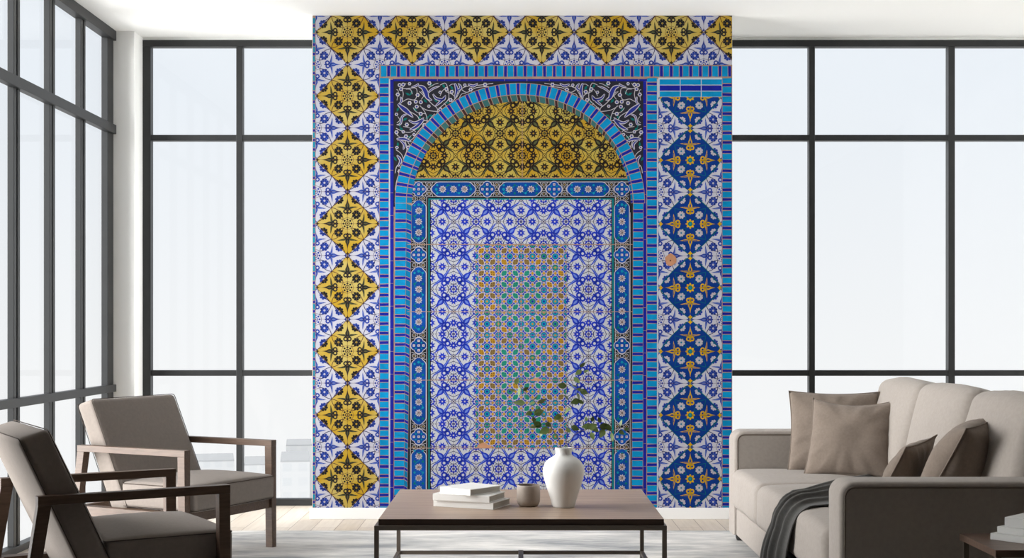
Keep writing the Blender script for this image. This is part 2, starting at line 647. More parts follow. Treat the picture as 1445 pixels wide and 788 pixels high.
for y0, y1 in ((SY0, SY0 + 0.2), (SY1 - 0.2, SY1)):
    arm = objw('arm', prism_xz(arm_outline(), y0, y1, 0.022), M_SOFA, sofa, smooth=True, auto=50)
    bm = bmesh.new()
    for yy in (y0 + 0.002, y1 - 0.002):
        tube(bm, [(x, yy, z) for x, z in arm_outline(0.021)], 0.0042, 6, True)
    bmesh.ops.translate(bm, vec=-Vector(sofa.location), verts=bm.verts[:])
    obj('piping', bm, M_SPIPE, arm, smooth=True)

CY0, CY1 = SY0 + 0.2, SY1 - 0.2
objw('base', boxes([(SX0 + 0.012, 2.34, CY0 + 0.001, CY1 - 0.001, 0.058, 0.215)], 0.014, 3), M_SOFA, sofa, smooth=True, auto=50)
objw('back', boxes([(2.262, SX1, CY0 + 0.002, CY1 - 0.002, 0.216, 0.78)], 0.03, 4), M_SOFA, sofa, smooth=True, auto=50)
for x in (SX0 + 0.06, SX1 - 0.06):
    for y in (SY0 + 0.07, SY1 - 0.07):
        bm = lathe([(0.024, RUG_Z + 0.0005), (0.03, 0.03), (0.032, 0.0585)], 20)
        bmesh.ops.translate(bm, vec=(x, y, 0), verts=bm.verts[:])
        objw('foot', bm, M_FOOT, sofa, smooth=True, auto=40)
cw = (CY1 - CY0) / 3
for k in range(3):
    yc = CY0 + cw * (k + 0.5)
    bm = cushion(0.90, cw - 0.006, 0.225, 0.05, crown=0.022, n=12, warp=0.006, seed=k * 7 + 1)
    xform(bm, Matrix.Translation((1.212 + 0.45, yc, 0.217 + 0.1125)))
    objw('seat_cushion', bm, M_SOFA, sofa, smooth=True)
    lean = math.radians(13)
    d = Vector((math.sin(lean), 0, math.cos(lean)))
    nf = Vector((-math.cos(lean), 0, math.sin(lean)))
    hgt, thk = 0.535, 0.20

    def slump(v, k=k):
        # sewn cushion: soft vertical pull lines and a slightly arched top edge
        u = v.x / (hgt / 2)
        s = v.y / (cw / 2)
        v.x += 0.024 * (1 - s * s) * max(0, u)
        v.z += 0.004 * math.sin(s * 21 + k * 2 + u * 2) * max(0, u) * (1 - abs(s)) * (1 if v.z > 0 else 0)
        return v
    bm = cushion(hgt, cw - 0.004, thk, 0.062, crown=0.05, n=14, warp=0.006, seed=k * 5 + 2, fn=slump, bottom=0.1)
    cen = Vector((1.945, yc, 0.445)) + d * hgt / 2 - nf * thk / 2
    M = Matrix(((d.x, 0, nf.x, cen.x), (0, 1, 0, cen.y), (d.z, 0, nf.z, cen.z), (0, 0, 0, 1)))
    objw('back_cushion', xform(bm, M), M_SOFA, sofa, smooth=True)


# ================================================================== PILLOWS
def make_pillow(label, cen, u, v, w, h, t, seed=0, sag=0.0):
    """u = width direction, v = up direction of the pillow."""
    u, v = Vector(u).normalized(), Vector(v)
    v = (v - u * v.dot(u)).normalized()
    nrm = u.cross(v)
    root = thing('throw_pillow', label, 'pillow', cen, group='throw pillows on the sofa')
    N = 30
    bm = bmesh.new()

    def pos(i, j, side):
        a, b = -1 + 2 * i / N, -1 + 2 * j / N
        x = w / 2 * a * (1 - 0.075 * a * a * (1 - b * b))
        y = h / 2 * b * (1 - 0.075 * b * b * (1 - a * a))
        q = ((1 - abs(a) ** 2.2) * (1 - abs(b) ** 2.2))
        z = t / 2 * q ** 0.62
        edge = max(abs(a), abs(b))
        ang = math.atan2(b, a)
        # gathered creases running in from the seam, plus broad dents
        z += (0.0065 * math.sin(ang * 13 + seed) + 0.004 * math.sin(ang * 29 + seed * 2)) * (edge ** 3) * (q ** 0.5) * 1.6
        z += 0.016 * noise.noise(Vector((a * 1.7 + seed, b * 1.7, side * 3))) * q
        y -= sag * (1 - a * a) * max(0, b) * h * 0.12
        return u * x + v * y + nrm * (z * side)
    for side in (-1, 1):
        g = {}
        for i in range(N + 1):
            for j in range(N + 1):
                g[i, j] = bm.verts.new(pos(i, j, side))
        for i in range(N):
            for j in range(N):
                bm.faces.new((g[i, j], g[i + 1, j], g[i + 1, j + 1], g[i, j + 1]))
    bmesh.ops.remove_doubles(bm, verts=bm.verts[:], dist=1e-5)
    obj('cover', bm, M_PILLOW, root, smooth=True)
    rim = [(i, 0) for i in range(N)] + [(N, j) for j in range(N)] + [(i, N) for i in range(N, 0, -1)] + [(0, j) for j in range(N, 0, -1)]
    bm = bmesh.new()
    tube(bm, [pos(i, j, 0.0) for i, j in rim], 0.0035, 6, True)
    obj('piping', bm, M_PILLOW, root, smooth=True)
    return root


def dirs(yaw, rec):
    """Pillow facing the camera side, turned by yaw and leaning back by rec (degrees)."""
    a, r = math.radians(yaw), math.radians(rec)
    return (math.cos(a), -math.sin(a), 0), (math.sin(r) * math.sin(a), math.sin(r) * math.cos(a), math.cos(r))


u, v = dirs(14, 22)
make_pillow('grey-brown throw pillow at the far end of the sofa, half hidden behind another pillow', (1.755, 7.50, 0.665), u, v, 0.50, 0.48, 0.15, 1)
u, v = dirs(26, 26)
make_pillow('grey-brown throw pillow standing in front of the rear pillow at the far arm', (1.79, 7.24, 0.655), u, v, 0.47, 0.46, 0.17, 4, 0.5)
U, V = (0.23, 0.28, 0.035), (0.206, -0.10, 0.38)
make_pillow('large dark throw pillow behind the near arm of the sofa', (1.905, 5.80, 0.655), U, V, 0.47, 0.47, 0.25, 2)
make_pillow('small throw pillow tucked behind the large pillow near the sofa arm', (1.715, 6.02, 0.585), U, V, 0.34, 0.38, 0.13, 6)


# ================================================================== THROW
def throw_blanket():
    R = 0.095
    path = []          # (x, z, stage)
    for i in range(9):
        path.append((1.86 - (1.86 - 1.30) * i / 8, 0.4545 + 0.008 * math.sin(math.pi * i / 8)))
    for i in range(1, 9):
        t = math.radians(90 + 90 * i / 8)
        path.append((1.30 + R * math.cos(t), 0.3595 + R * math.sin(t)))
    for i in range(1, 12):
        path.append((1.205 - 0.012 * math.sin(math.pi * i / 11), 0.3595 - 0.27 * i / 11))
    n = len(path)

    def lerp(tab, s):
        for (a, va), (b, vb) in zip(tab, tab[1:]):
            if s <= b:
                return va + (vb - va) * (s - a) / (b - a)
        return tab[-1][1]
    far = [(0, 7.18), (4, 6.80), (7, 6.47), (9, 6.36), (13, 6.27), (17, 6.31), (22, 6.48), (27, 6.64)]
    near = [(0, 6.24), (4, 6.06), (7, 5.95), (10, 5.90), (14, 5.88), (18, 5.93), (22, 5.98), (27, 6.00)]
    W = 72
    bm = bmesh.new()
    g = {}
    for i in range(n):
        x, z = path[i]
        a, b = path[max(0, i - 1)], path[min(n - 1, i + 1)]
        t = Vector((b[0] - a[0], 0, b[1] - a[1])).normalized()
        nr = Vector((t.z, 0, -t.x))
        if nr.z < 0 and i < 10:
            nr = -nr
        if i >= 10 and nr.x > 0:
            nr = -nr
        y0, y1 = lerp(far, i), lerp(near, i)
        for j in range(W + 1):
            q = j / W
            ph = q * 2 * math.pi * 4.0 + 0.035 * i + 0.8 * math.sin(q * 4)
            f = (0.5 + 0.5 * math.sin(ph)) ** 1.5
            amp = 0.034 * (0.55 + 0.45 * min(1, i / 14))
            off = amp * f * (0.35 + 0.65 * math.sin(math.pi * min(1, max(0, q * 1.02)))) + 0.004
            y = y0 + (y1 - y0) * (q + 0.025 * math.sin(ph + 1.3))
            g[i, j] = bm.verts.new(Vector((x, y, z)) + nr * off)
    for i in range(n - 1):
        for j in range(W):
            bm.faces.new((g[i, j], g[i + 1, j], g[i + 1, j + 1], g[i, j + 1]))
    o = obj('throw_blanket', bm, M_THROW, smooth=True)
    md = o.modifiers.new('thick', 'SOLIDIFY')
    md.thickness = 0.006
    md.offset = 1
    tag(o, 'charcoal throw blanket draped in folds over the sofa seat and front edge', 'blanket')


throw_blanket()

# ================================================================== COFFEE TABLE
ct = thing('coffee_table', 'low wooden coffee table on a dark metal frame in the centre', 'coffee table', (0.011, 6.505, RUG_Z))
TX0, TX1, TY0, TY1, TZ = -0.621, 0.643, 5.96, 7.05, 0.40
bm = bmesh.new()
box(bm, TX0, TX1, TY0, TY1, 0.3715, TZ)
bev(bm, 0.0015, 2)
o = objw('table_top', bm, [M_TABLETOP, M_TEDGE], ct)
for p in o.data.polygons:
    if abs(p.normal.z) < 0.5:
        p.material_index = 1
B = 0.020
fx0, fx1, fy0, fy1 = TX0 - 0.018, TX1 + 0.012, TY0 - 0.012, TY1 + 0.012
objw('rim', boxes([(fx0, fx1, fy0, fy0 + B, 0.351, 0.371), (fx0, fx1, fy1 - B, fy1, 0.351, 0.371),
                   (fx0, fx0 + B, fy0 + B, fy1 - B, 0.351, 0.371), (fx1 - B, fx1, fy0 + B, fy1 - B, 0.351, 0.371)], 0.0012), M_IRON, ct)
for x in (fx0, fx1 - B):
    for y in (fy0, fy1 - B):
        objw('leg', boxes([(x, x + B, y, y + B, RUG_Z, 0.351)], 0.0012), M_IRON, ct)
zr0, zr1 = 0.060, 0.078
for b in ((fx0 + B, fx1 - B, fy0, fy0 + B, zr0, zr1), (fx0 + B, fx1 - B, fy1 - B, fy1, zr0, zr1),
          (fx0, fx0 + B, fy0 + B, fy1 - B, zr0, zr1), (fx1 - B, fx1, fy0 + B, fy1 - B, zr0, zr1),
          (-0.002, 0.024, fy0 + B, fy1 - B, zr0 + 0.001, zr1 + 0.006)):
    objw('stretcher', boxes([b], 0.0012), M_IRON, ct)


# ================================================================== BOOKS
def make_book(label, corner, ang, length, width, h, cover, spine_long=True, group=None):
    """corner = corner nearest the viewer; the spine runs from it along ang for length."""
    z = corner[2]
    a = math.radians(ang)
    L = Vector((math.cos(a), math.sin(a), 0))
    P = Vector((-math.sin(a), math.cos(a), 0))
    if P.y < 0:
        P = -P
    c = Vector((corner[0], corner[1], z)) + L * length / 2 + P * width / 2
    root = thing('book', label, 'book', c, 0, group)
    tb = 0.0032

    def rb(bm, l0, l1, p0, p1, z0, z1):
        q = [(l0, p0), (l1, p0), (l1, p1), (l0, p1)]
        hexa(bm, [L * s + P * t + Vector((0, 0, z0)) for s, t in q] + [L * s + P * t + Vector((0, 0, z1)) for s, t in q])
    bm = bmesh.new()
    l, w_ = length / 2, width / 2
    rb(bm, -l, l, -w_, w_, 0, tb)
    rb(bm, -l, l, -w_, w_, h - tb, h)
    rb(bm, -l, l, -w_, -w_ + 0.004, tb, h - tb)
    obj('cover', bev(bm, 0.0009, 2), cover, root)
    bm = bmesh.new()
    rb(bm, -l + 0.004, l - 0.004, -w_ + 0.004, w_ - 0.004, tb + 0.0001, h - tb - 0.0001)
    obj('pages', bm, M_PAGES, root)
    return root


zt = TZ + 0.0003
G = 'white books stacked on the coffee table'
make_book('white book at the bottom of the stack on the coffee table', (-0.1186, 6.26, zt), 156.6, 0.312, 0.20, 0.031, M_COVER, group=G)
make_book('white book in the middle of the stack on the coffee table', (-0.137, 6.262, zt + 0.0313), 158.5, 0.290, 0.20, 0.031, M_COVER, group=G)
make_book('white book lying turned on top of the coffee table stack', (-0.226, 6.275, zt + 0.0626), 141, 0.19, 0.225, 0.029, M_COVER, group=G)

# ================================================================== CUP AND VASE
cup = thing('cup', 'small taupe stoneware cup between the books and the white vase', 'cup', (0.046, 6.392, zt))
prof = [(0.0, 0.0), (0.036, 0.0), (0.042, 0.002), (0.050, 0.010), (0.0545, 0.022), (0.0558, 0.04), (0.0558, 0.07), (0.0545, 0.09),
        (0.0535, 0.100), (0.0525, 0.1015), (0.051, 0.1005)]
obj('body', lathe(prof, 56, True, False), M_CUP, cup, smooth=True)
obj('inner_wall', lathe([(0.051, 0.1005), (0.0513, 0.085), (0.052, 0.04), (0.047, 0.012), (0.0, 0.008)], 56, False, False), M_CUPIN, cup, smooth=True)

vase = thing('vase', 'matt white ceramic vase holding green twigs on the coffee table', 'vase', (0.212, 6.365, zt))
s = 0.2795 / 280.0
pts = [(0, 0), (46, 0), (51, 1.5), (54, 6), (62, 35), (73, 70), (84, 105), (93, 135), (97.5, 160), (97.5, 178), (93, 197), (83, 214), (68, 228),
       (51, 238), (42, 245), (38.5, 252), (38, 262), (39.5, 273), (41, 278), (40, 280.5), (37.5, 281), (35.5, 279)]
# smooth the profile with a Catmull-Rom pass
prof = []
for i in range(len(pts) - 1):
    p0, p1, p2, p3 = pts[max(i - 1, 0)], pts[i], pts[i + 1], pts[min(i + 2, len(pts) - 1)]
    for k in range(3):
        t = k / 3
        c = [0.5 * ((2 * p1[q]) + (-p0[q] + p2[q]) * t + (2 * p0[q] - 5 * p1[q] + 4 * p2[q] - p3[q]) * t * t + (-p0[q] + 3 * p1[q] - 3 * p2[q] + p3[q]) * t ** 3) for q in (0, 1)]
        prof.append((max(0.0, c[0]) * s, max(0.0, c[1]) * s))
prof.append((35.5 * s, 279 * s))
obj('body', lathe(prof, 72, True, False), M_VASE, vase, smooth=True)
obj('inner_wall', lathe([(35.5 * s, 279 * s), (34 * s, 262 * s), (36 * s, 245 * s), (80 * s, 205 * s), (80 * s, 150 * s), (45 * s, 20 * s), (0, 18 * s)], 40, False, False),
    M_VASE, vase, smooth=True)

# ---- twigs: points are (sideways, up) in metres from the vase mouth, with a depth offset
K = 6.365 / FOCAL / 3.425     # one unit of the study sketch in metres


def sk(x, y, dy=0.0):
    return Vector(((x - 333) * K, dy, (745 - y) * K))


def curve(pl, n=5):
    out = []
    for i in range(len(pl) - 1):
        p0, p1, p2, p3 = pl[max(i - 1, 0)], pl[i], pl[i + 1], pl[min(i + 2, len(pl) - 1)]
        for k in range(n):
            t = k / n
            out.append(0.5 * ((2 * p1) + (-p0 + p2) * t + (2 * p0 - 5 * p1 + 4 * p2 - p3) * t * t + (-p0 + 3 * p1 - 3 * p2 + p3) * t ** 3))
    out.append(pl[-1])
    return out


TWIGS = [
    # stem points, leaves (x, y, size, direction in degrees)
    ([(338, 700, 0), (343, 470, 0), (350, 400, .01), (360, 320, .02), (385, 220, .03), (405, 130, .03), (424, 66, .03)],
     [(428, 60, 34, 25), (406, 97, 36, 215), (400, 134, 38, 315), (326, 160, 42, 175), (416, 180, 34, 350), (434, 192, 40, 335), (407, 212, 36, 300), (390, 238, 44, 200), (346, 216, 34, 130), (350, 281, 40, 215),
      (446, 90, 24, 20), (385, 160, 26, 170), (420, 240, 26, 330)]),
    ([(340, 700, 0), (347, 470, -.01), (372, 410, -.03), (420, 372, -.05), (490, 356, -.06), (560, 372, -.06), (615, 372, -.06)],
     [(388, 362, 40, 340), (355, 370, 30, 120), (440, 353, 40, 180), (470, 352, 44, 20), (468, 398, 36, 285), (484, 366, 38, 320), (528, 352, 48, 10), (515, 386, 44, 240), (548, 360, 34, 300), (564, 402, 42, 280), (606, 334, 28, 70), (610, 381, 30, 330), (634, 366, 24, 20), (470, 316, 26, 80), (502, 320, 28, 110), (440, 318, 22, 100)]),
    ([(330, 700, 0), (320, 468, .01), (300, 410, .03), (270, 360, .05), (235, 310, .06), (205, 255, .06), (160, 205, .06), (118, 150, .06)],
     [(305, 316, 40, 200), (240, 382, 50, 205), (228, 394, 38, 250), (206, 350, 44, 150), (188, 365, 40, 200), (215, 292, 48, 20), (165, 297, 34, 200), (232, 236, 44, 20), (262, 352, 34, 330), (190, 325, 26, 120)]),
    ([(332, 700, .01), (324, 470, .02), (280, 372, .06), (200, 250, .09), (140, 195, .10), (106, 142, .10)],
     [(118, 195, 46, 260), (107, 140, 34, 70), (118, 246, 56, 170), (152, 180, 30, 20), (84, 185, 30, 160), (200, 222, 30, 40), (180, 250, 32, 200)]),
]
LABELS = ['tall leafy twig rising to the upper right from the vase', 'leafy twig reaching out low to the right from the vase',
          'leafy twig bending left low from the vase', 'thin leafy twig reaching farthest to the upper left from the vase']


def leaf_mesh(size, ang, roll, tip):
    bm = bmesh.new()
    rows = []
    n = 7
    for i in range(n + 1):
        t = i / n
        wd = 0.36 * math.sin(math.pi * t ** 0.8) * (1 - 0.15 * t)
        z = -0.22 * t * t * tip
        rows.append([(t, -wd, z + 0.10 * wd), (t, 0, z - 0.0), (t, wd, z + 0.10 * wd)])
    R = Matrix.Rotation(-math.radians(ang), 3, 'Y') @ Matrix.Rotation(roll, 3, 'X')
    vs = [[bm.verts.new(R @ (Vector(p) * size)) for p in r] for r in rows]
    for a, b in zip(vs, vs[1:]):
        for k in range(2):
            bm.faces.new((a[k], b[k], b[k + 1], a[k + 1]))
    bmesh.ops.remove_doubles(bm, verts=bm.verts[:], dist=1e-6)
    return bm


rl = random.Random(5)
for (stem, leaves), lab in zip(TWIGS, LABELS):
    root = thing('leafy_twig', lab, 'twig', Vector(vase.location) + Vector((0, 0, 0.045)), 0, 'green twigs in the vase')
    off = Vector((0, 0, -0.045))
    pts = curve([sk(*p) + off for p in stem])
    bm = bmesh.new()
    tube(bm, pts, 0.0016, 6, False, 0.0007)
    st = obj('stem', bm, M_STEM, root, smooth=True)
    for x, y, sz, ang in leaves:
        c = sk(x, y) + off
        near = min(pts, key=lambda q: (q.x - c.x) ** 2 + (q.z - c.z) ** 2)
        c.y = near.y + rl.uniform(-0.012, 0.012)
        size = sz * K * 1.12
        dv = Vector((math.cos(math.radians(ang)), 0, math.sin(math.radians(ang))))
        base = c - dv * size * 0.5
        bm = leaf_mesh(size, ang, rl.uniform(-0.9, 0.9) + (1.2 if rl.random() < .5 else 1.9), rl.uniform(-0.6, 1))
        bmesh.ops.translate(bm, vec=base, verts=bm.verts[:])
        if (near - base).length > 0.002:
            mid = (near + base) / 2 + Vector((0, 0, 0.004))
            tube(bm, [near, mid, base + dv * size * 0.06], 0.0006, 5)
        obj('leaf', bm, M_LEAF, root, smooth=True)

# ================================================================== SIDE TABLE AND ITS BOOKS
sx0, sx1, sy0, sy1, sz = 1.666, 2.36, 4.705, 5.09, 0.47
stb = thing('side_table', 'dark wooden side table beside the near sofa arm, lower right corner', 'side table', ((sx0 + sx1) / 2, (sy0 + sy1) / 2, RUG_Z))
objw('table_top', boxes([(sx0, sx1, sy0, sy1, sz - 0.025, sz)], 0.002), M_STABLE, stb)
for x in (sx0 + 0.006, sx1 - 0.026):
    for y in (sy0 + 0.012, sy1 - 0.032):
        objw('leg', boxes([(x, x + 0.02, y, y + 0.02, RUG_Z, sz - 0.025)], 0.0012), M_IRON, stb)
G = 'pale books stacked on the side table'
zz = sz + 0.0003
for lab, c, L_, W_, h, ang in (
        ('pale grey book at the bottom of the stack on the side table', (1.732, 4.945), 0.215, 0.205, 0.0235, -50),
        ('pale grey book in the middle of the stack on the side table', (1.757, 4.945), 0.195, 0.19, 0.0235, -48),
        ('thick pale grey book on top of the stack on the side table', (1.782, 4.938), 0.18, 0.17, 0.035, -45)):
    # c is the left corner of the stack; the long edge runs towards the viewer's right
    a = math.radians(ang)
    near = Vector((c[0], c[1], zz)) + Vector((math.cos(a), math.sin(a), 0)) * W_
    make_book(lab, (c[0], c[1], zz), ang, W_, L_, h, M_GBOOK, group=G)
    zz += h + 0.0003

# ================================================================== THE TILE MURAL
# Laid out on the wall in mural units (1 unit = 4.61 mm, origin above the upper left corner).
MU = EYE / 271.0
MK = 0.64


def clip_poly(pts, clip):
    """Sutherland-Hodgman against a convex polygon."""
    area = sum(clip[i][0] * clip[(i + 1) % len(clip)][1] - clip[(i + 1) % len(clip)][0] * clip[i][1] for i in range(len(clip)))
    sg = 1 if area > 0 else -1
    out = list(pts)
    for i in range(len(clip)):
        ax, ay = clip[i]
        bx, by = clip[(i + 1) % len(clip)]
        inp, out = out, []
        if not inp:
            return []

        def side(p):
            return sg * ((bx - ax) * (p[1] - ay) - (by - ay) * (p[0] - ax))
        for j in range(len(inp)):
            p, q = inp[j - 1], inp[j]
            sp, sq = side(p), side(q)
            if (sp >= 0) != (sq >= 0):
                t = sp / (sp - sq)
                out.append((p[0] + (q[0] - p[0]) * t, p[1] + (q[1] - p[1]) * t))
            if sq >= 0:
                out.append(q)
    return out


def rect(x0, y0, x1, y1):
    return [(x0, y0), (x1, y0), (x1, y1), (x0, y1)]


class Canvas:
    """Collects flat glaze shapes, layer above layer, into one mesh."""

    def __init__(self, base=0):
        self.v, self.f, self.m, self.mats = [], [], [], []
        self.base = base
        self.clip = None

    def mi(self, m):
        if m not in self.mats:
            self.mats.append(m)
        return self.mats.index(m)

    def poly(self, pts, m, layer):
        c = self.clip
        if c:
            if isinstance(c[0][0], (list, tuple)):
                for k in c:
                    pts = clip_poly(pts, k)
                    if len(pts) < 3:
                        return
            else:
                pts = clip_poly(pts, c)
        if len(pts) < 3:
            return
        y = Y_WALL - 0.0012 - (self.base + layer) * 0.00022
        n = len(self.v)
        a = sum(pts[i][0] * pts[(i + 1) % len(pts)][1] - pts[(i + 1) % len(pts)][0] * pts[i][1] for i in range(len(pts)))
        if abs(a) < 1e-4:
            return
        if a > 0:
            pts = pts[::-1]
        # pts now run so that the face looks at the room
        self.v += [((px - VPX) * MU, y, EYE - (py - HOR) * MU) for px, py in pts][::-1]
        self.f.append(list(range(n, n + len(pts))))
        self.m.append(self.mi(m))

    def stroke(self, pts, w, m, layer, closed=False):
        n = len(pts)
        L, R = [], []
        for i in range(n):
            a = pts[i - 1] if (closed or i > 0) else pts[i]
            b = pts[(i + 1) % n] if (closed or i < n - 1) else pts[i]
            dx, dy = b[0] - a[0], b[1] - a[1]
            l = math.hypot(dx, dy) or 1
            ww = w(i / (n - 1)) if callable(w) else w
            nx, ny = -dy / l * ww / 2, dx / l * ww / 2
            L.append((pts[i][0] + nx, pts[i][1] + ny))
            R.append((pts[i][0] - nx, pts[i][1] - ny))
        for i in range(n if closed else n - 1):
            j = (i + 1) % n
            self.poly([L[i], L[j], R[j], R[i]], m, layer)

    def disc(self, x, y, r, m, layer, n=10, ph=0.0):
        self.poly([(x + r * math.cos(2 * math.pi * (k + ph) / n), y + r * math.sin(2 * math.pi * (k + ph) / n)) for k in range(n)], m, layer)

    def flower(self, x, y, r, petals, m, layer, depth=0.35, ph=0.0, k=6):
        pts = []
        n = petals * k
        for i in range(n):
            t = 2 * math.pi * (i / n) + ph
            rr = r * (1 - depth + depth * abs(math.cos(petals * (t - ph) / 2)))
            pts.append((x + rr * math.cos(t), y + rr * math.sin(t)))
        # concave outline: fan it so that clipping stays exact
        for i in range(n):
            self.poly([(x, y), pts[i], pts[(i + 1) % n]], m, layer)

    def star(self, x, y, r, ri, n, m, layer, ph=0.0):
        pts = []
        for i in range(2 * n):
            t = math.pi * i / n + ph
            rr = r if i % 2 == 0 else ri
            pts.append((x + rr * math.cos(t), y + rr * math.sin(t)))
        for i in range(2 * n):
            self.poly([(x, y), pts[i], pts[(i + 1) % (2 * n)]], m, layer)

    def build(self, name, parent):
        me = bpy.data.meshes.new(name)
        me.from_pydata(self.v, [], self.f)
        for m in self.mats:
            me.materials.append(m)
        me.polygons.foreach_set('material_index', self.m)
        me.update()
        o = bpy.data.objects.new(name, me)
        COL.objects.link(o)
        o.parent = parent
        return o


def bez(p0, p1, p2, n=8):
    return [((1 - t) ** 2 * p0[0] + 2 * t * (1 - t) * p1[0] + t * t * p2[0],
             (1 - t) ** 2 * p0[1] + 2 * t * (1 - t) * p1[1] + t * t * p2[1]) for t in [i / n for i in range(n + 1)]]


def glaze(name, rgb, var=0.12, vscale=9.0, rough=0.5):
    c = tuple(min(1.0, v * MK) for v in lin(rgb))
    return mat(name, c, rough, 0.12, var=var, vscale=vscale, linear=True, lo=0.25, hi=0.75)


G_WHITE = glaze('white_glaze', (212, 211, 224), 0.05)
G_FWHITE = glaze('field_white_glaze', (205, 208, 214), 0.05)
G_BLUE = glaze('blue_glaze', (42, 72, 172), 0.18)
G_FBLUE = glaze('field_blue_glaze', (30, 56, 190), 0.18)
G_INK = glaze('ink_glaze', (42, 40, 96), 0.15)
G_YEL = mat('yellow_glaze', tuple(v * MK for v in lin((208, 168, 46))), 0.5, 0.12, rgb2=tuple(v * MK for v in lin((214, 192, 108))), vscale=5.5, linear=True, lo=0.38, hi=0.62)
G_BLK = glaze('black_glaze', (36, 38, 44), 0.15)
G_TYEL = mat('niche_yellow_glaze', tuple(v * MK for v in lin((196, 150, 22))), 0.5, 0.12, rgb2=tuple(v * MK for v in lin((196, 176, 84))), vscale=4.0, linear=True, lo=0.38, hi=0.62)
G_TBLK = glaze('niche_black_glaze', (44, 36, 32), 0.15)
G_BRN = glaze('brown_line_glaze', (96, 62, 48), 0.15)
G_TURQ = glaze('turquoise_brick_glaze', (6, 150, 208), 0.16, 14)
G_NAVY = glaze('navy_brick_glaze', (26, 36, 158), 0.15, 14)
G_MORT = glaze('mortar', (182, 150, 128), 0.12, 30, 0.9)
G_PALE = glaze('pale_mortar', (205, 214, 222), 0.06, 30, 0.9)
G_SOFF = glaze('shaded_green_brick_glaze', (62, 112, 112), 0.15, 12)  # arch return bricks: the soffit's shade is put into these duller colours
G_SOFB = glaze('shaded_blue_brick_glaze', (10, 122, 172), 0.15, 12)
G_SOFD = glaze('shaded_brown_brick_glaze', (70, 44, 44), 0.15, 12)
G_SPAN = glaze('spandrel_ground', (44, 44, 54), 0.15)
G_SCRL = glaze('scroll_glaze', (204, 200, 208), 0.06)
G_SBLU = glaze('scroll_blue_glaze', (44, 56, 150), 0.12)
G_TEAL = glaze('teal_glaze', (0, 116, 112), 0.15)
G_CART = glaze('cartouche_blue_glaze', (14, 74, 160), 0.35, 5)
G_CYAN = glaze('cyan_glaze', (10, 144, 176), 0.12)
G_TLIN = glaze('teal_line_glaze', (0, 142, 150), 0.1)
G_OCHR = glaze('ochre_glaze', (186, 140, 36), 0.15)
G_OLIV = glaze('olive_glaze', (140, 116, 62), 0.15)
G_GREE = glaze('green_glaze', (40, 142, 120), 0.15)
G_PANB = glaze('medallion_blue_glaze', (12, 58, 142), 0.15)
G_GOLD = glaze('gold_glaze', (222, 176, 20), 0.1)
G_LBLU = glaze('light_blue_glaze', (112, 136, 210), 0.1)
G_FLBL = glaze('mid_blue_glaze', (112, 138, 222), 0.1)
G_MOSS = glaze('moss_glaze', (92, 96, 62), 0.15)
G_CLAY = glaze('bare_clay', (208, 152, 116), 0.1, 25, 0.9)

mural = thing('tile_mural', 'tall blue and yellow tilework mural with an arched niche on the wall between the windows', 'mural',
              (0.022, Y_WALL - 0.001, 0.0735))
mural_parts = []


def finish(c, name):
    o = c.build(name, mural)
    o.location = -Vector(mural.location)
    mural_parts.append(o)
    return o


# ---- backing sheet the glaze sits on
o = obj('backing_sheet', boxes([(-1.3425, 1.388, Y_WALL - 0.0011, Y_WALL - 0.0002, 0.0738, CEIL - 0.0005)]), G_MORT, mural)
o.location = -Vector(mural.location)


def palmette(c, x, y, ang, s, m, ml, layer, core=None):
    """Four pointed palmette: tip along ang, wings at both sides, two loops at its base."""
    ca, sa = math.cos(ang), math.sin(ang)

    def T(p):
        return (x + (p[0] * ca - p[1] * sa) * s, y + (p[0] * sa + p[1] * ca) * s)
    # wings: slim curved leaves
    for sg in (1, -1):
        up = bez((-0.02, sg * .06), (0.13, sg * .44), (0.03, sg * 1.08))
        dn = bez((0.03, sg * 1.08), (-0.12, sg * .42), (-0.25, sg * .08))
        a, b = [T(p) for p in up], [T(p) for p in dn[::-1]]
        for i in range(len(a) - 1):
            c.poly([a[i], a[i + 1], b[i + 1], b[i]], m, layer)
    # spear
    l = bez((-.24, 0), (.06, .36), (.38, .13)) + bez((.38, .13), (.58, .04), (1.0, 0))[1:]
    r = [(p[0], -p[1]) for p in l]
    a, b = [T(p) for p in l], [T(p) for p in r]
    for i in range(len(a) - 1):
        c.poly([a[i], a[i + 1], b[i + 1], b[i]], m, layer)
    if core:
        l = bez((-.04, 0), (.14, .17), (.42, 0), 5)
        c.poly([T(p) for p in l] + [T((p[0], -p[1])) for p in l[::-1][1:-1]], core, layer + 1)
        for sg in (1, -1):
            c.stroke([T(p) for p in bez((-.08, sg * .14), (.01, sg * .40), (.02, sg * .76), 4)], 0.06 * s, core, layer + 1)
    # loops
    for sg in (1, -1):
        cx, cy = T((-.42, sg * .19))
        c.stroke([(cx + .18 * s * math.cos(t * .7854), cy + .18 * s * math.sin(t * .7854)) for t in range(8)], .145 * s, m, layer, True)
    c.disc(*T((-.66, 0)), .09 * s, m, layer, 6)


def little_flower(c, x, y, r, m, eye, layer, ph=0.0):
    for k in range(8):
        t = k * math.pi / 4 + ph
        c.disc(x + r * .74 * math.cos(t), y + r * .74 * math.sin(t), r * .31, m, layer, 6)
    c.stroke([(x + r * .40 * math.cos(k * .7854), y + r * .40 * math.sin(k * .7854)) for k in range(8)], r * .30, m, layer, True)
    c.disc(x, y, r * .20, eye, layer, 6)


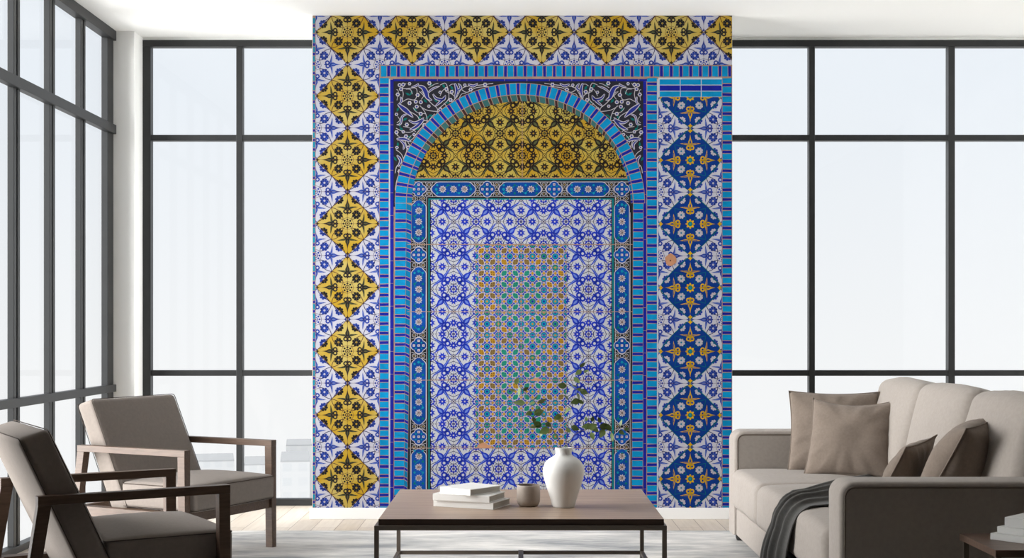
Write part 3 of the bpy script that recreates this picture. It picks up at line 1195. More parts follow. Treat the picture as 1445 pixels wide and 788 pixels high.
def lattice_motif(c, ax, ay, cols, layer, half=45.0, skip_axes=()):
    """All motifs belonging to one A point of the 45 unit lattice."""
    main, line, eye, core = cols
    # rosette
    for k in range(8):
        t = k * math.pi / 4
        c.disc(ax + 5.6 * math.cos(t), ay + 5.6 * math.sin(t), 1.5, main, layer, 6)
    c.stroke([(ax + 2.9 * math.cos(k * .7854), ay + 2.9 * math.sin(k * .7854)) for k in range(8)], 1.1, main, layer, True)
    c.disc(ax, ay, 1.1, line, layer, 6)
    c.stroke([(ax + 8.4 * math.cos(k * math.pi / 8), ay + 8.4 * math.sin(k * math.pi / 8)) for k in range(16)], .5, line, layer, True)
    for k in range(4):
        t = k * math.pi / 2
        palmette(c, ax + 23.2 * math.cos(t), ay + 23.2 * math.sin(t), t, 14.0, main, line, layer, core)
        d = math.pi / 4 + t
        little_flower(c, ax + 17.8 * math.cos(d), ay + 17.8 * math.sin(d), 6.2, main, eye, layer, .4)
        # vines
        p = (ax + 8.4 * math.cos(d), ay + 8.4 * math.sin(d))
        q = (ax + 32 * math.cos(d), ay + 32 * math.sin(d))
        for sg in (1, -1):
            mx, my = ax + 22 * math.cos(d + sg * .42), ay + 22 * math.sin(d + sg * .42)
            c.stroke(bez(p, (mx, my), q, 6), .95, line, layer)
            w = (ax + 33 * math.cos(d + sg * .55), ay + 33 * math.sin(d + sg * .55))
            c.stroke(bez(q, ((q[0] + w[0]) / 2 + 2 * math.cos(d), (q[1] + w[1]) / 2 + 2 * math.sin(d)), w, 4), .95, line, layer)


def lattice_corner(c, bx, by, cols, layer):
    """Small cluster at a B point, where four palmette tips meet."""
    main, line, eye, core = cols
    for k in range(4):
        t = k * math.pi / 2
        c.poly([(bx + 2 * math.cos(t + .8), by + 2 * math.sin(t + .8)), (bx + 6.5 * math.cos(t), by + 6.5 * math.sin(t)),
                (bx + 2 * math.cos(t - .8), by + 2 * math.sin(t - .8))], main, layer)
        d = t + math.pi / 4
        little_flower(c, bx + 16.2 * math.cos(d), by + 16.2 * math.sin(d), 6.0, main, eye, layer, .2)
        c.stroke(bez((bx + 5 * math.cos(d), by + 5 * math.sin(d)), (bx + 10 * math.cos(d + .4), by + 10 * math.sin(d + .4)), (bx + 13 * math.cos(d), by + 13 * math.sin(d)), 4), .95, line, layer)
    c.stroke([(bx + 3.4 * math.cos(k * .7854), by + 3.4 * math.sin(k * .7854)) for k in range(8)], 1.0, main, layer, True)


BLUES = (G_BLUE, G_INK, G_SCRL, G_LBLU)
BLACKS = (G_BLK, G_BRN, G_OCHR, G_MOSS)

# ---- lozenge border: left column and top row
HX, HY = 45.7, 45.05


def lozenge_band(region, centres, hx, hy, blues_a, blues_b):
    c = Canvas(2)
    c.clip = region
    c.poly(region, G_WHITE, 0)
    for a in blues_a:
        lattice_motif(c, a[0], a[1], BLUES, 1)
    for b in blues_b:
        lattice_corner(c, b[0], b[1], BLUES, 1)
    for (x, y) in centres:
        dia = [(x, y - hy + .3), (x + hx - .3, y), (x, y + hy - .3), (x - hx + .3, y)]
        c.clip = [region, dia]
        c.poly(dia, G_YEL, 3)
        lattice_motif(c, x, y, BLACKS, 4)
        for b in ((x, y - hy), (x + hx, y), (x, y + hy), (x - hx, y)):
            lattice_corner(c, b[0], b[1], BLACKS, 4)
        c.clip = region
        c.stroke(dia, .7, G_BRN, 6, True)
    return c


LX = 490.3
ys = [45.5 + 90.1 * k for k in range(8)]
xs = [LX + 91.4 * k for k in range(7)]
reg = rect(445.3, 92, 535.2, 717)
cen = [(LX, y) for y in ys] + [(LX, ys[-1] + 90.1)]
A_ = [(LX + s * 45.05, y + 45.05) for y in ys for s in (-1, 1)]
B_ = [(LX, y + 45.05) for y in ys] + [(LX + s * 45.05, y) for y in ys for s in (-1, 1)]
c1 = lozenge_band(reg, cen, 45.05, 45.05, A_, B_)
c1.clip = rect(445.3, 92, 535.2, 717)
for y in ys:
    for dy in (0, 45.05):
        c1.stroke([(445.3, y + dy), (535.2, y + dy)], .35, G_BRN, 7)
c1.stroke([(LX, 92), (LX, 717)], .35, G_BRN, 7)
finish(c1, 'lozenge_border')
reg = rect(445.3, 22.2, 1033, 92)
cen = [(x, 45.5) for x in xs]
A_ = [(x + 45.7, 45.5 + s * 45.7) for x in [xs[0] - 91.4] + xs for s in (-1, 1)]
B_ = [(x + 45.7, 45.5) for x in [xs[0] - 91.4] + xs] + [(x, 45.5 + s * 45.7) for x in xs for s in (-1, 1)]
c1 = lozenge_band(reg, cen, 45.7, 45.7, A_, B_)
for x in xs:
    c1.stroke([(x, 22.2), (x, 92)], .35, G_BRN, 7)
    c1.stroke([(x + 45.7, 22.2), (x + 45.7, 92)], .35, G_BRN, 7)
finish(c1, 'lozenge_border')

# ---- medallion panel on the right
PX = 974.0
reg = rect(929.2, 137, 1018.6, 717)
c = Canvas(2)
c.clip = reg
c.poly(reg, G_WHITE, 0)
ys2 = [136.3 + 90.0 * k for k in range(8)]
for y in ys2:
    for s in (-1, 1):
        lattice_motif(c, PX + s * 45, y + 45, BLUES, 1)
        lattice_corner(c, PX + s * 45, y, BLUES, 1)
    lattice_corner(c, PX, y + 45, BLUES, 1)
GOLDS = (G_GOLD, G_PANB, G_SCRL, G_PANB)
for y in ys2:
    med = []
    for k in range(64):
        t = 2 * math.pi * k / 64
        a = abs(math.cos(t)) + abs(math.sin(t))
        r = 45.0 / a
        s8 = abs(math.sin(2 * t))
        r = r * (1 + 0.07 * s8)
        med.append((PX + min(r, 44.8) * math.cos(t) * (1 if abs(math.sin(t)) > .1 else .99), y + min(r, 44.8) * math.sin(t)))
    c.clip = reg
    for i in range(64):
        c.poly([(PX, y), med[i], med[(i + 1) % 64]], G_PANB, 3)
    c.stroke(med, .9, G_TEAL, 4, True)
    for k in range(4):
        t = k * math.pi / 2
        palmette(c, PX + 23.2 * math.cos(t), y + 23.2 * math.sin(t), t, 13.6, G_GOLD, G_PANB, 4, G_PANB)
        d = t + math.pi / 4
        little_flower(c, PX + 17.9 * math.cos(d), y + 17.9 * math.sin(d), 5.4, G_SCRL, G_CYAN, 4, .4)
        c.star(PX + 41.5 * math.cos(t), y + 41.5 * math.sin(t), 3.6, 1.9, 4, G_GOLD, 5)
        for sg in (1, -1):
            p = (PX + 8 * math.cos(d), y + 8 * math.sin(d))
            q = (PX + 31 * math.cos(d), y + 31 * math.sin(d))
            c.stroke(bez(p, (PX + 22 * math.cos(d + sg * .45), y + 22 * math.sin(d + sg * .45)), q, 6), .6, G_TEAL, 4)
    c.clip = [reg, [(PX, y - 45), (PX + 45, y), (PX, y + 45), (PX - 45, y)]]
    for k in range(4):
        t = k * math.pi / 2
        for sg in (1, -1):
            ex, ey = 33.5, 11.5 * sg
            little_flower(c, PX + ex * math.cos(t) - ey * math.sin(t), y + ex * math.sin(t) + ey * math.cos(t), 5.0, G_SCRL, G_CYAN, 4, .2)
    c.clip = reg
    c.flower(PX, y, 6.8, 8, G_GOLD, 5, .4)
    c.disc(PX, y, 3.4, G_TEAL, 6)
    c.disc(PX, y, 2.0, G_CYAN, 7)
for k in range(14):
    y = 136.3 + 45 * k
    c.clip = reg
    c.stroke([(929, y), (1019, y)], .3, G_BRN, 8)
c.clip = None
clay = [(946.4 + (8.0 + .8 * math.sin(k * 2.3)) * math.cos(k * math.pi / 8), 367.0 + (8.6 + .7 * math.sin(k * 1.7)) * math.sin(k * math.pi / 8)) for k in range(16)]
c.poly(clay, G_CLAY, 9)
c.disc(946, 368, 1.2, G_BRN, 10, 6)
finish(c, 'medallion_panel')


# ---- brick bands
rb = random.Random(11)


def jit(a):
    return rb.uniform(-a, a)


def brick_column(c, x0, x1, y0, y1, period, start=0.0, layer=1, xf=None, turq=None, navy=None):
    """Vertical band of alternating turquoise and navy bricks. xf(y) may shift both edges."""
    turq, navy = turq or G_TURQ, navy or G_NAVY
    y = y0 + start
    while y < y1:
        for h, m in ((period * .665, turq), (period * .335, navy)):
            a, b = y + .45, y + h - .45
            y += h
            a, b = max(a, y0 + .2), min(b, y1 - .2)
            if b - a < .6:
                continue
            xa0, xb0 = xf(a) if xf else (x0, x1)
            xa1, xb1 = xf(b) if xf else (x0, x1)
            e = .45
            c.poly([(xa0 + e + jit(.25), a + jit(.3)), (xb0 - e + jit(.25), a + jit(.3)), (xb1 - e + jit(.25), b + jit(.3)), (xa1 + e + jit(.25), b + jit(.3))], m, layer)


c = Canvas(2)
c.poly(rect(441.2, 22.2, 445.5, 717), G_MORT, 0)
brick_column(c, 441.2, 444.8, 23, 717, 13.45, 2, turq=G_CYAN)
finish(c, 'brick_band')
c = Canvas(3)
c.poly(rect(535.2, 109.5, 550.2, 717), G_MORT, 0)
c.poly(rect(548.6, 112, 550.8, 717), G_PALE, 1)
brick_column(c, 535.4, 549.0, 109.6, 717, 13.45, 0)
finish(c, 'brick_band')
c = Canvas(3)
c.poly(rect(911.0, 109.5, 929.0, 717), G_MORT, 0)
c.poly(rect(927.0, 112, 929.0, 717), G_PALE, 1)
brick_column(c, 912.6, 927.6, 110, 717, 13.45, -3)
finish(c, 'brick_band')
c = Canvas(3)
c.poly(rect(1018.6, 109.5, 1033.2, 717), G_MORT, 0)
brick_column(c, 1019.0, 1033.0, 110, 717, 13.45, -1)
finish(c, 'brick_band')
c = Canvas(3)
c.poly(rect(536.5, 91.6, 1033.2, 109.6), G_MORT, 0)
x = 537.0
while x < 1032:
    for wdt, m in ((9.0, G_TURQ), (4.75, G_NAVY)):
        a, b = x + .5, min(x + wdt - .5, 1033)
        x += wdt
        if b - a > .8:
            c.poly([(a + jit(.2), 93 + jit(.3)), (b + jit(.2), 93 + jit(.3)), (b + jit(.2), 108.2 + jit(.4)), (a + jit(.2), 108.2 + jit(.4))], m, 1)
finish(c, 'brick_band')
c = Canvas(4)
c.poly(rect(929.0, 109.6, 1018.8, 137), G_PALE, 0)
for r, m in enumerate((G_TURQ, G_NAVY, G_TURQ)):
    for k in range(3):
        c.poly(rect(930.4 + 29.6 * k + .5 + jit(.2), 111.6 + 8.5 * r + .5, 930.4 + 29.6 * (k + 1) - .6 + jit(.2), 111.6 + 8.5 * (r + 1) - .5), m, 1)
finish(c, 'brick_panel')

# ---- navy pencil trim
c = Canvas(4)
c.poly(rect(550, 109.4, 914, 112.2), G_MORT, 0)
for x0 in range(0, 12):
    c.poly(rect(554 + 31.6 * x0 + .3, 111.6, min(554 + 31.6 * (x0 + 1) - .3, 913), 114.6), G_NAVY, 1)
for k in range(19):
    c.poly(rect(550.6, 112.6 + 32 * k, 555.2, min(112.6 + 32 * (k + 1) - .6, 717)), G_NAVY, 1)
    c.poly(rect(907.8, 114.8 + 32 * k, 912.0, min(114.8 + 32 * (k + 1) - .6, 717)), G_NAVY, 1)
finish(c, 'pencil_trim')


# ---- arch geometry
SPR = 287.0


def ell(cx, a, b, t):
    return (cx + a * math.cos(t), SPR - b * math.sin(t))


def jam(y, top, bot):
    return top + (bot - top) * max(0.0, (y - SPR) / (717 - SPR))


OUT = (733.6, 176.6, 170.0)
INN = (733.4, 159.6, 152.8)
BAK = (735.6, 154.4, 144.0)


# ---- spandrels
def spandrel(mirror):
    c = Canvas(2)
    c.clip = rect(555, 114.4, 908.5, 292)

    def T(p):
        # design drawn in 7.88 x enlarged study units from the upper left corner
        x, y = 550 + p[0] / 7.88, 110 + p[1] / 7.88
        return (x, y) if not mirror else (1466.4 - x - 2.2, y)
    half = rect(555, 114.4, 733, 292) if not mirror else rect(733, 114.4, 908.5, 292)
    c.clip = half
    c.poly(half, G_SPAN, 0)

    def vine(pl, w=.9):
        c.stroke([T((p.x, p.y)) for p in curve([Vector((a, b, 0)) for a, b in pl], 6)], w, G_SCRL, 2)

    def leaf2(pl, w, m=G_SCRL, inner=G_SBLU):
        cv = [T((p.x, p.y)) for p in curve([Vector((a, b, 0)) for a, b in pl], 6)]
        c.stroke(cv, lambda t: w * .82 * (math.sin(math.pi * min(1, t * .9 + .08)) ** .8) + .3, m, 3)
        if inner:
            c.stroke(cv, lambda t: max(.05, (w * .82 - 1.8) * math.sin(math.pi * min(1, t * .9 + .08)) ** 1.4), inner, 4)

    def fl(x, y, r=3.2):
        p = T((x, y))
        c.flower(p[0], p[1], r, 6, G_SCRL, 3, .25)
        c.disc(p[0], p[1], r * .42, G_SBLU, 4, 8)

    def teal(x, y, a, l=6):
        p = T((x, y))
        if mirror:
            a = math.pi - a
        dx, dy = math.cos(a), math.sin(a)
        c.poly([(p[0] - dx * l / 2, p[1] - dy * l / 2), (p[0] - dy * l * .22, p[1] + dx * l * .22), (p[0] + dx * l / 2, p[1] + dy * l / 2), (p[0] + dy * l * .22, p[1] - dx * l * .22)], G_TEAL, 1)
    # vines
    vine([(135, 110), (150, 180), (140, 260), (200, 235), (270, 245), (300, 200), (290, 115), (180, 120), (135, 110)])
    vine([(330, 310), (420, 360), (560, 370), (640, 320), (710, 250), (760, 180), (720, 60)])
    vine([(330, 150), (400, 220), (470, 290), (520, 330), (530, 370), (500, 450), (420, 490), (330, 580), (240, 690), (150, 690), (70, 620)])
    vine([(340, 310), (400, 400), (410, 500), (330, 640), (250, 790), (170, 960), (90, 1100), (60, 1250)])
    vine([(70, 560), (160, 600), (240, 600), (320, 540), (370, 480), (430, 480)])
    vine([(100, 290), (200, 360), (300, 420), (330, 470)])
    vine([(560, 80), (620, 60), (650, 140), (650, 240), (560, 330)])
    vine([(620, 150), (690, 180), (740, 210), (800, 120), (880, 90), (1000, 80), (1150, 60)])
    vine([(800, 130), (860, 160), (960, 110), (1100, 95)])
    vine([(70, 800), (130, 850), (150, 930), (80, 980), (60, 1060)])
    vine([(170, 700), (190, 800), (150, 900)])
    # bold leaves
    leaf2([(320, 90), (370, 110), (400, 160), (420, 220), (470, 250)], 8.5)
    leaf2([(420, 170), (480, 120), (560, 90)], 3.6)
    leaf2([(480, 180), (520, 230), (600, 240), (620, 190)], 5)
    leaf2([(620, 200), (570, 260), (500, 320)], 4.6)
    leaf2([(90, 290), (150, 340), (200, 380), (260, 440)], 8.5)
    leaf2([(200, 400), (140, 430), (120, 510), (75, 520)], 3.8)
    leaf2([(210, 470), (270, 500), (330, 480), (380, 440)], 4.6)
    leaf2([(380, 460), (300, 540), (220, 580)], 6)
    leaf2([(120, 210), (130, 260), (100, 290)], 3.8)
    leaf2([(240, 105), (300, 85), (320, 60)], 3.8)
    leaf2([(725, 60), (745, 140), (720, 230)], 5.5)
    leaf2([(740, 150), (790, 110), (760, 60)], 4.6)
    leaf2([(75, 680), (160, 680), (240, 710)], 5.5)
    leaf2([(110, 690), (160, 740), (150, 800)], 4.4)
    leaf2([(870, 70), (930, 90), (980, 60)], 4.6)
    leaf2([(80, 860), (120, 920), (90, 990)], 4.8)
    for x, y in ((110, 80), (150, 75), (125, 125), (290, 265), (345, 270), (300, 320)):
        p = T((x, y))
        c.disc(p[0], p[1], 2.9, G_SCRL, 3, 8)
        c.disc(p[0], p[1], 1.4, G_SBLU, 4, 8)
    for x, y in ((90, 185), (220, 65), (310, 190), (220, 280), (435, 315), (345, 400), (190, 520), (560, 160), (675, 245), (270, 630), (385, 525), (180, 650),
                 (75, 405), (75, 605), (690, 155), (440, 60), (205, 775), (560, 350), (630, 125), (835, 80), (80, 775), (150, 600), (110, 1040), (900, 130), (1060, 75)):
        fl(x, y, 3.1 if (x + y) % 3 else 2.5)
    for pl in (((75, 130), (95, 150), (80, 250)), ((180, 60), (160, 90), (135, 110)), ((260, 330), (300, 380), (400, 400)), ((430, 110), (500, 70), (540, 60)),
               ((500, 400), (470, 430), (430, 480)), ((600, 280), (640, 330), (600, 360)), ((90, 430), (110, 470), (80, 500)), ((150, 540), (230, 560), (290, 600)),
               ((660, 90), (690, 70), (720, 70)), ((770, 230), (800, 180), (850, 170)), ((80, 640), (110, 660), (90, 700)), ((240, 640), (200, 700), (230, 760)),
               ((120, 880), (110, 960), (120, 1010)), ((350, 240), (380, 190), (350, 150)), ((250, 180), (230, 130), (180, 125)), ((560, 200), (590, 140), (640, 100))):
        vine(pl, .75)
    for x, y, a in ((200, 180, .5), (240, 170, 2.2), (280, 350, .6), (460, 420, .3), (395, 255, .9), (460, 80, .2), (310, 565, 2.6), (130, 570, .8), (90, 350, 2), (600, 90, 1),
                    (110, 520, 1.4), (330, 440, 2.1), (640, 275, .2), (690, 110, 1), (90, 740, 1.6), (220, 660, .4), (510, 250, .9), (170, 460, 2.6), (60, 900, 1), (780, 80, .5), (420, 440, 2.5)):
        teal(x, y, a, 8)
    finish(c, 'spandrel')


spandrel(False)
spandrel(True)

# ---- arched brick band and its inner return
c = Canvas(9)
N = 96
pts_o = [ell(*OUT, math.pi - math.pi * i / N) for i in range(N + 1)]
pts_i = [ell(*INN, math.pi - math.pi * i / N) for i in range(N + 1)]
for i in range(N):
    c.poly([pts_o[i], pts_o[i + 1], pts_i[i + 1], pts_i[i]], G_MORT, 0)


def arclen(e):
    t = [ell(*e, math.pi - math.pi * i / 400) for i in range(401)]
    s = [0]
    for a, b in zip(t, t[1:]):
        s.append(s[-1] + math.hypot(b[0] - a[0], b[1] - a[1]))
    return s


S = arclen(INN)


def t_of(s):
    import bisect
    i = min(399, max(0, bisect.bisect_left(S, s) - 1))
    f = (s - S[i]) / max(1e-6, S[i + 1] - S[i])
    return math.pi - math.pi * (i + f) / 400


nb = 36
per = S[-1] / nb
for k in range(nb):
    for a, b, m in ((0, .665, G_TURQ), (.665, 1, G_NAVY)):
        t0, t1 = t_of((k + a) * per + .45), t_of((k + b) * per - .45)

        def P(e0, e1, f, t):
            p, q = ell(*e0, t), ell(*e1, t)
            return (p[0] + (q[0] - p[0]) * f, p[1] + (q[1] - p[1]) * f)
        c.poly([P(OUT, INN, .04, t0), P(OUT, INN, .04, t1), P(OUT, INN, .95, t1), P(OUT, INN, .95, t0)], m, 1)
JL = lambda y: (jam(y, 557.4, 555.6), jam(y, 573.8, 570.2))
JR = lambda y: (jam(y, 893.2, 891.0), jam(y, 908.0, 907.4))
for J in (JL, JR):
    c.poly([(J(SPR)[0], SPR), (J(SPR)[1], SPR), (J(717)[1], 717), (J(717)[0], 717)], G_MORT, 0)
    brick_column(c, 0, 0, SPR, 717, 13.45, 0, 1, J)
finish(c, 'arch_band')

c = Canvas(8)
pts_b = [ell(*BAK, math.pi - math.pi * i / N) for i in range(N + 1)]
for i in range(N):
    c.poly([pts_i[i], pts_i[i + 1], pts_b[i + 1], pts_b[i]], G_MORT, 0)
for k in range(nb):
    for a, b, m in ((0, .665, 0), (.665, 1, 1)):
        t0, t1 = t_of((k + a) * per + .45), t_of((k + b) * per - .45)
        hi = abs(math.cos(t0)) < .86
        mm = (G_SOFF if hi else G_SOFB) if m == 0 else (G_SOFD if hi else G_NAVY)
        p0, p1, q1, q0 = ell(*INN, t0), ell(*INN, t1), ell(*BAK, t1), ell(*BAK, t0)
        c.poly([p0, p1, q1, q0], mm, 1)
SL = lambda y: (jam(y, 573.6, 570.0), jam(y, 581.2, 574.6))
c.poly([(SL(SPR)[0], SPR), (SL(SPR)[1], SPR), (SL(717)[1], 717), (SL(717)[0], 717)], G_MORT, 0)
y = SPR
while y < 716:
    for h, m in ((9, G_SOFB), (4.45, G_NAVY)):
        a, b = y + .4, min(y + h - .4, 717)
        y += h
        if b > a:
            c.poly([(SL(a)[0], a), (SL(a)[1] - .4, a + 3), (SL(b)[1] - .4, b + 3), (SL(b)[0], b)], m, 1)
finish(c, 'arch_return')

# ---- scrolled tile field (used for the white field and the yellow lunette)


def field_tiles(c, ax, ay, per, nx, ny, cols, layer):
    """A points at (ax + 2 per i, ay + 2 per j) and the points midway between them."""
    main, line, ground, eye = cols
    for i in range(-1, nx):
        for j in range(-1, ny):
            x, y = ax + per * i, ay + per * j           # corner node
            cx, cy = x + per / 2, y + per / 2           # palmette centre
            # loops point at the A node among the four corners
            ex = x if i % 2 == 0 else x + per
            ey = y if j % 2 == 0 else y + per
            ang = math.atan2(cy - ey, cx - ex)
            palmette(c, cx + 0.6 * math.cos(ang), cy + 0.6 * math.sin(ang), ang, per * .58, main, line, layer, ground)
            # node
            k = (i % 2) + (j % 2)
            if k in (0, 2):
                for q in range(8):
                    t = q * math.pi / 4
                    c.disc(x + 4.4 * math.cos(t), y + 4.4 * math.sin(t), 1.8, main, layer, 6)
                c.disc(x, y, 2.0, line, layer, 8)
                c.disc(x, y, 1.0, ground, layer + 1, 6)
                c.stroke([(x + 7.4 * math.cos(q * math.pi / 8), y + 7.4 * math.sin(q * math.pi / 8)) for q in range(16)], .7, line, layer, True)
            else:
                for q in range(4):
                    t = q * math.pi / 2 + math.pi / 4
                    c.stroke([(x, y), (x + 5.5 * math.cos(t), y + 5.5 * math.sin(t))], .7, line, layer)
                c.stroke([(x + 3.2 * math.cos(q * .7854), y + 3.2 * math.sin(q * .7854)) for q in range(8)], .7, line, layer, True)
            # star flowers on the edge midpoints
            for fx, fy in ((x + per / 2, y), (x, y + per / 2)):
                c.star(fx, fy, 6.8, 3.4, 8, main, layer, .39)
                c.disc(fx, fy, 1.3, eye, layer + 1, 6)
            # octagonal ribbons round the star flowers
            for fx, fy, hor in ((x + per / 2, y, True), (x, y + per / 2, False)):
                u = per / 2 - 6.5
                v = 7.6
                o8 = [(u, 0), (u * .62, v), (-u * .62, v), (-u, 0), (-u * .62, -v), (u * .62, -v)]
                if not hor:
                    o8 = [(b, a) for a, b in o8]
                for q in (0, 2, 3, 5):
                    p, r = o8[q], o8[(q + 1) % 6]
                    c.stroke([(fx + p[0], fy + p[1]), (fx + r[0], fy + r[1])], .8, line, layer)


c = Canvas(3)
reg = rect(606, 280, 864.5, 717)
c.clip = reg
c.poly(reg, G_FWHITE, 0)
field_tiles(c, 640.0, 281.3, 31.75, 9, 15, (G_FBLUE, G_INK, G_FLBL, G_WHITE), 1)
for y in (345.3, 440.2, 536.8, 632.8):
    c.stroke([(606, y), (864.5, y + .3)], 1.0, G_MORT, 4)
for k in range(14):
    c.stroke([(606, 313.0 + 31.75 * k), (864.5, 313.0 + 31.75 * k)], .35, G_BRN, 3)
for k in range(8):
    c.stroke([(640 + 31.75 * k, 280), (640 + 31.75 * k, 717)], .35, G_BRN, 3)
finish(c, 'floral_field')

c = Canvas(3)
lun = [ell(735.6, 155.5, 145.2, math.pi - math.pi * i / 40) for i in range(41)]
reg = clip_poly(lun, rect(560, 120, 910, 252.2))
c.clip = reg
c.poly(reg, G_TYEL, 0)
field_tiles(c, 737.0 - 31.4 * 6, 157.0 - 31.4 * 2, 31.4, 13, 6, (G_TBLK, G_TBLK, G_MOSS, G_OCHR), 1)
c.stroke([(737, 130), (737, 252)], .7, G_MORT, 4)
c.stroke([(570, 251.6), (900, 251.6)], 1.8, G_MORT, 4)
finish(c, 'lunette')

# ---- cartouche frame
c = Canvas(4)
c.poly(rect(574.6, 252.4, 896, 281.4), G_BLK, 0)
c.poly(rect(573.8, 281.2, 608, 717), G_BLK, 0)
c.poly(rect(863, 281.2, 893, 717), G_BLK, 0)
c.poly(rect(580, 252.6, 890, 254.2), G_TLIN, 1)
c.poly(rect(604.4, 280.4, 866, 281.8), G_TLIN, 1)
c.poly(rect(604.6, 281, 606.2, 717), G_TLIN, 1)
c.poly(rect(864.2, 281, 865.8, 717), G_TLIN, 1)
c.stroke([(577, 257.0), (891, 257.0)], .7, G_SCRL, 1)
c.stroke([(602, 717), (602, 277.6), (868.2, 277.6), (868.2, 717)], .7, G_SCRL, 1)
c.stroke([(579.2, 717), (579.2, 300)], .7, G_SCRL, 1)
c.stroke([(889.2, 717), (889.2, 300)], .7, G_SCRL, 1)


def cartouche(cx, cy, ln, wd, vert, nfl, dark=False):
    """Long cartouche with white outline and flowers; ln along its axis."""
    h, w = ln / 2, wd / 2

    def T(p):
        return (cx + p[1], cy + p[0]) if vert else (cx + p[0], cy + p[1])
    prof = [(-h, 0)] + bez((-h, 1.5), (-h + 1.5, w * .5), (-h + 4, w * .62), 4) + bez((-h + 4.5, w * .7), (-h + 7, w * .98), (-h + 10, w), 4)
    full = prof + [(-p[0], p[1]) for p in prof[::-1]]
    full = full + [(p[0], -p[1]) for p in full[::-1]][1:-1]
    pts = [T(p) for p in full]
    for i in range(len(pts)):
        c.poly([(cx, cy), pts[i], pts[(i + 1) % len(pts)]], G_CART, 2)
    c.stroke(pts, .9, G_SCRL, 3, True)
    # curling vine
    vn = [T((-h + 5 + (ln - 10) * i / 40, w * .52 * math.sin(i / 40 * math.pi * (nfl + 1)))) for i in range(41)]
    c.stroke(vn, .8, G_TLIN, 3)
    sp = 15.4
    for k in range(nfl):
        p = T(((k - (nfl - 1) / 2) * sp, 0))
        c.star(p[0], p[1], 5.4, 3.6, 9, G_SCRL, 4)
        c.stroke([(p[0] + 3.0 * math.cos(q * .7854), p[1] + 3.0 * math.sin(q * .7854)) for q in range(8)], .6, G_BRN, 5, True)
        c.disc(p[0], p[1], 1.8, G_BRN, 5, 8)
        c.disc(p[0], p[1], .7, G_SCRL, 6, 6)
    for k in range(nfl + 1):
        for sg in (-1, 1):
            p = T(((k - nfl / 2) * sp, sg * w * .55 * (1 if k % 2 else -1)))
            c.disc(p[0], p[1], 1.7, G_CYAN if (k + sg) % 2 else G_TEAL, 4, 6)
    for s in (-1, 1):
        p = T((s * (h - 6.5), 0))
        c.disc(p[0], p[1], 2.0, G_CYAN, 4, 6)


def medal(cx, cy, r):
    pts = []
    for k in range(48):
        t = 2 * math.pi * k / 48
        rr = r * (0.80 + 0.20 * abs(math.cos(2 * t)) ** .7)
        pts.append((cx + rr * math.cos(t), cy + rr * math.sin(t)))
    for i in range(48):
        c.poly([(cx, cy), pts[i], pts[(i + 1) % 48]], G_CART, 2)
    c.stroke(pts, .9, G_SCRL, 3, True)
    for dx, dy in ((0, 0), (1, 0), (-1, 0), (0, 1), (0, -1)):
        c.star(cx + dx * r * .6, cy + dy * r * .6, 2.3, 1.6, 4, G_SCRL, 4, .785)
        c.disc(cx + dx * r * .6, cy + dy * r * .6, .7, G_BRN, 5, 6)
    for dx, dy in ((1, 1), (-1, 1), (1, -1), (-1, -1)):
        c.disc(cx + dx * r * .36, cy + dy * r * .36, 1.2, G_TLIN, 4, 5)


def knot(cx, cy, vert):
    c.stroke([(cx + 2.3 * math.cos(q * .7854), cy + 2.3 * math.sin(q * .7854)) for q in range(8)], .7, G_SCRL, 3, True)
    for s in (-1, 1):
        p = (cx + s * 6.5, cy) if vert else (cx, cy + s * 6.5)
        c.stroke([(p[0] + 2.6 * math.cos(q * .7854), p[1] + 2.6 * math.sin(q * .7854)) for q in range(8)], .6, G_SCRL, 3, True)
        c.disc(p[0], p[1], 1.2, G_OLIV, 3, 6)
        for u in (-1, 1):
            a = (cx + s * 10.2, cy + u * 5.2) if vert else (cx + u * 5.2, cy + s * 10.2)
            c.stroke(bez((cx, cy + u * 2.4) if vert else (cx + u * 2.4, cy), (cx + s * 5, cy + u * 3.5) if vert else (cx + u * 3.5, cy + s * 5), a, 5), .6, G_SCRL, 3)


for side, cx in ((-1, 590.8), (1, 877.6)):
    medal(cx, 267.2, 10.6)
    knot(cx, 280.2, True)
    for y0, y1, n in ((282.5, 343.5, 3), (376.5, 471.5, 5), (505, 600, 5), (633.5, 716.5, 5)):
        cartouche(cx, (y0 + y1) / 2, y1 - y0, 21, True, n)
    for ym in (360, 488, 616.8):
        medal(cx, ym, 11.2)
        knot(cx, ym - 14.5, True)
        knot(cx, ym + 14.5, True)
for x0, x1, n in ((609, 671, 3), (704, 764, 3), (800, 860, 3)):
    cartouche((x0 + x1) / 2, 267.2, x1 - x0, 20.5, False, n)
for xm in (687.5, 782):
    medal(xm, 267.2, 11.2)
for xk in (605.5, 674, 701, 767.4, 796.6, 863):
    knot(xk, 267.2, False)
for y in (345.3, 440.2, 536.8, 632.8):
    c.stroke([(575, y), (606, y)], .9, G_MORT, 7)
    c.stroke([(864, y), (893, y)], .9, G_MORT, 7)
finish(c, 'cartouche_frame')

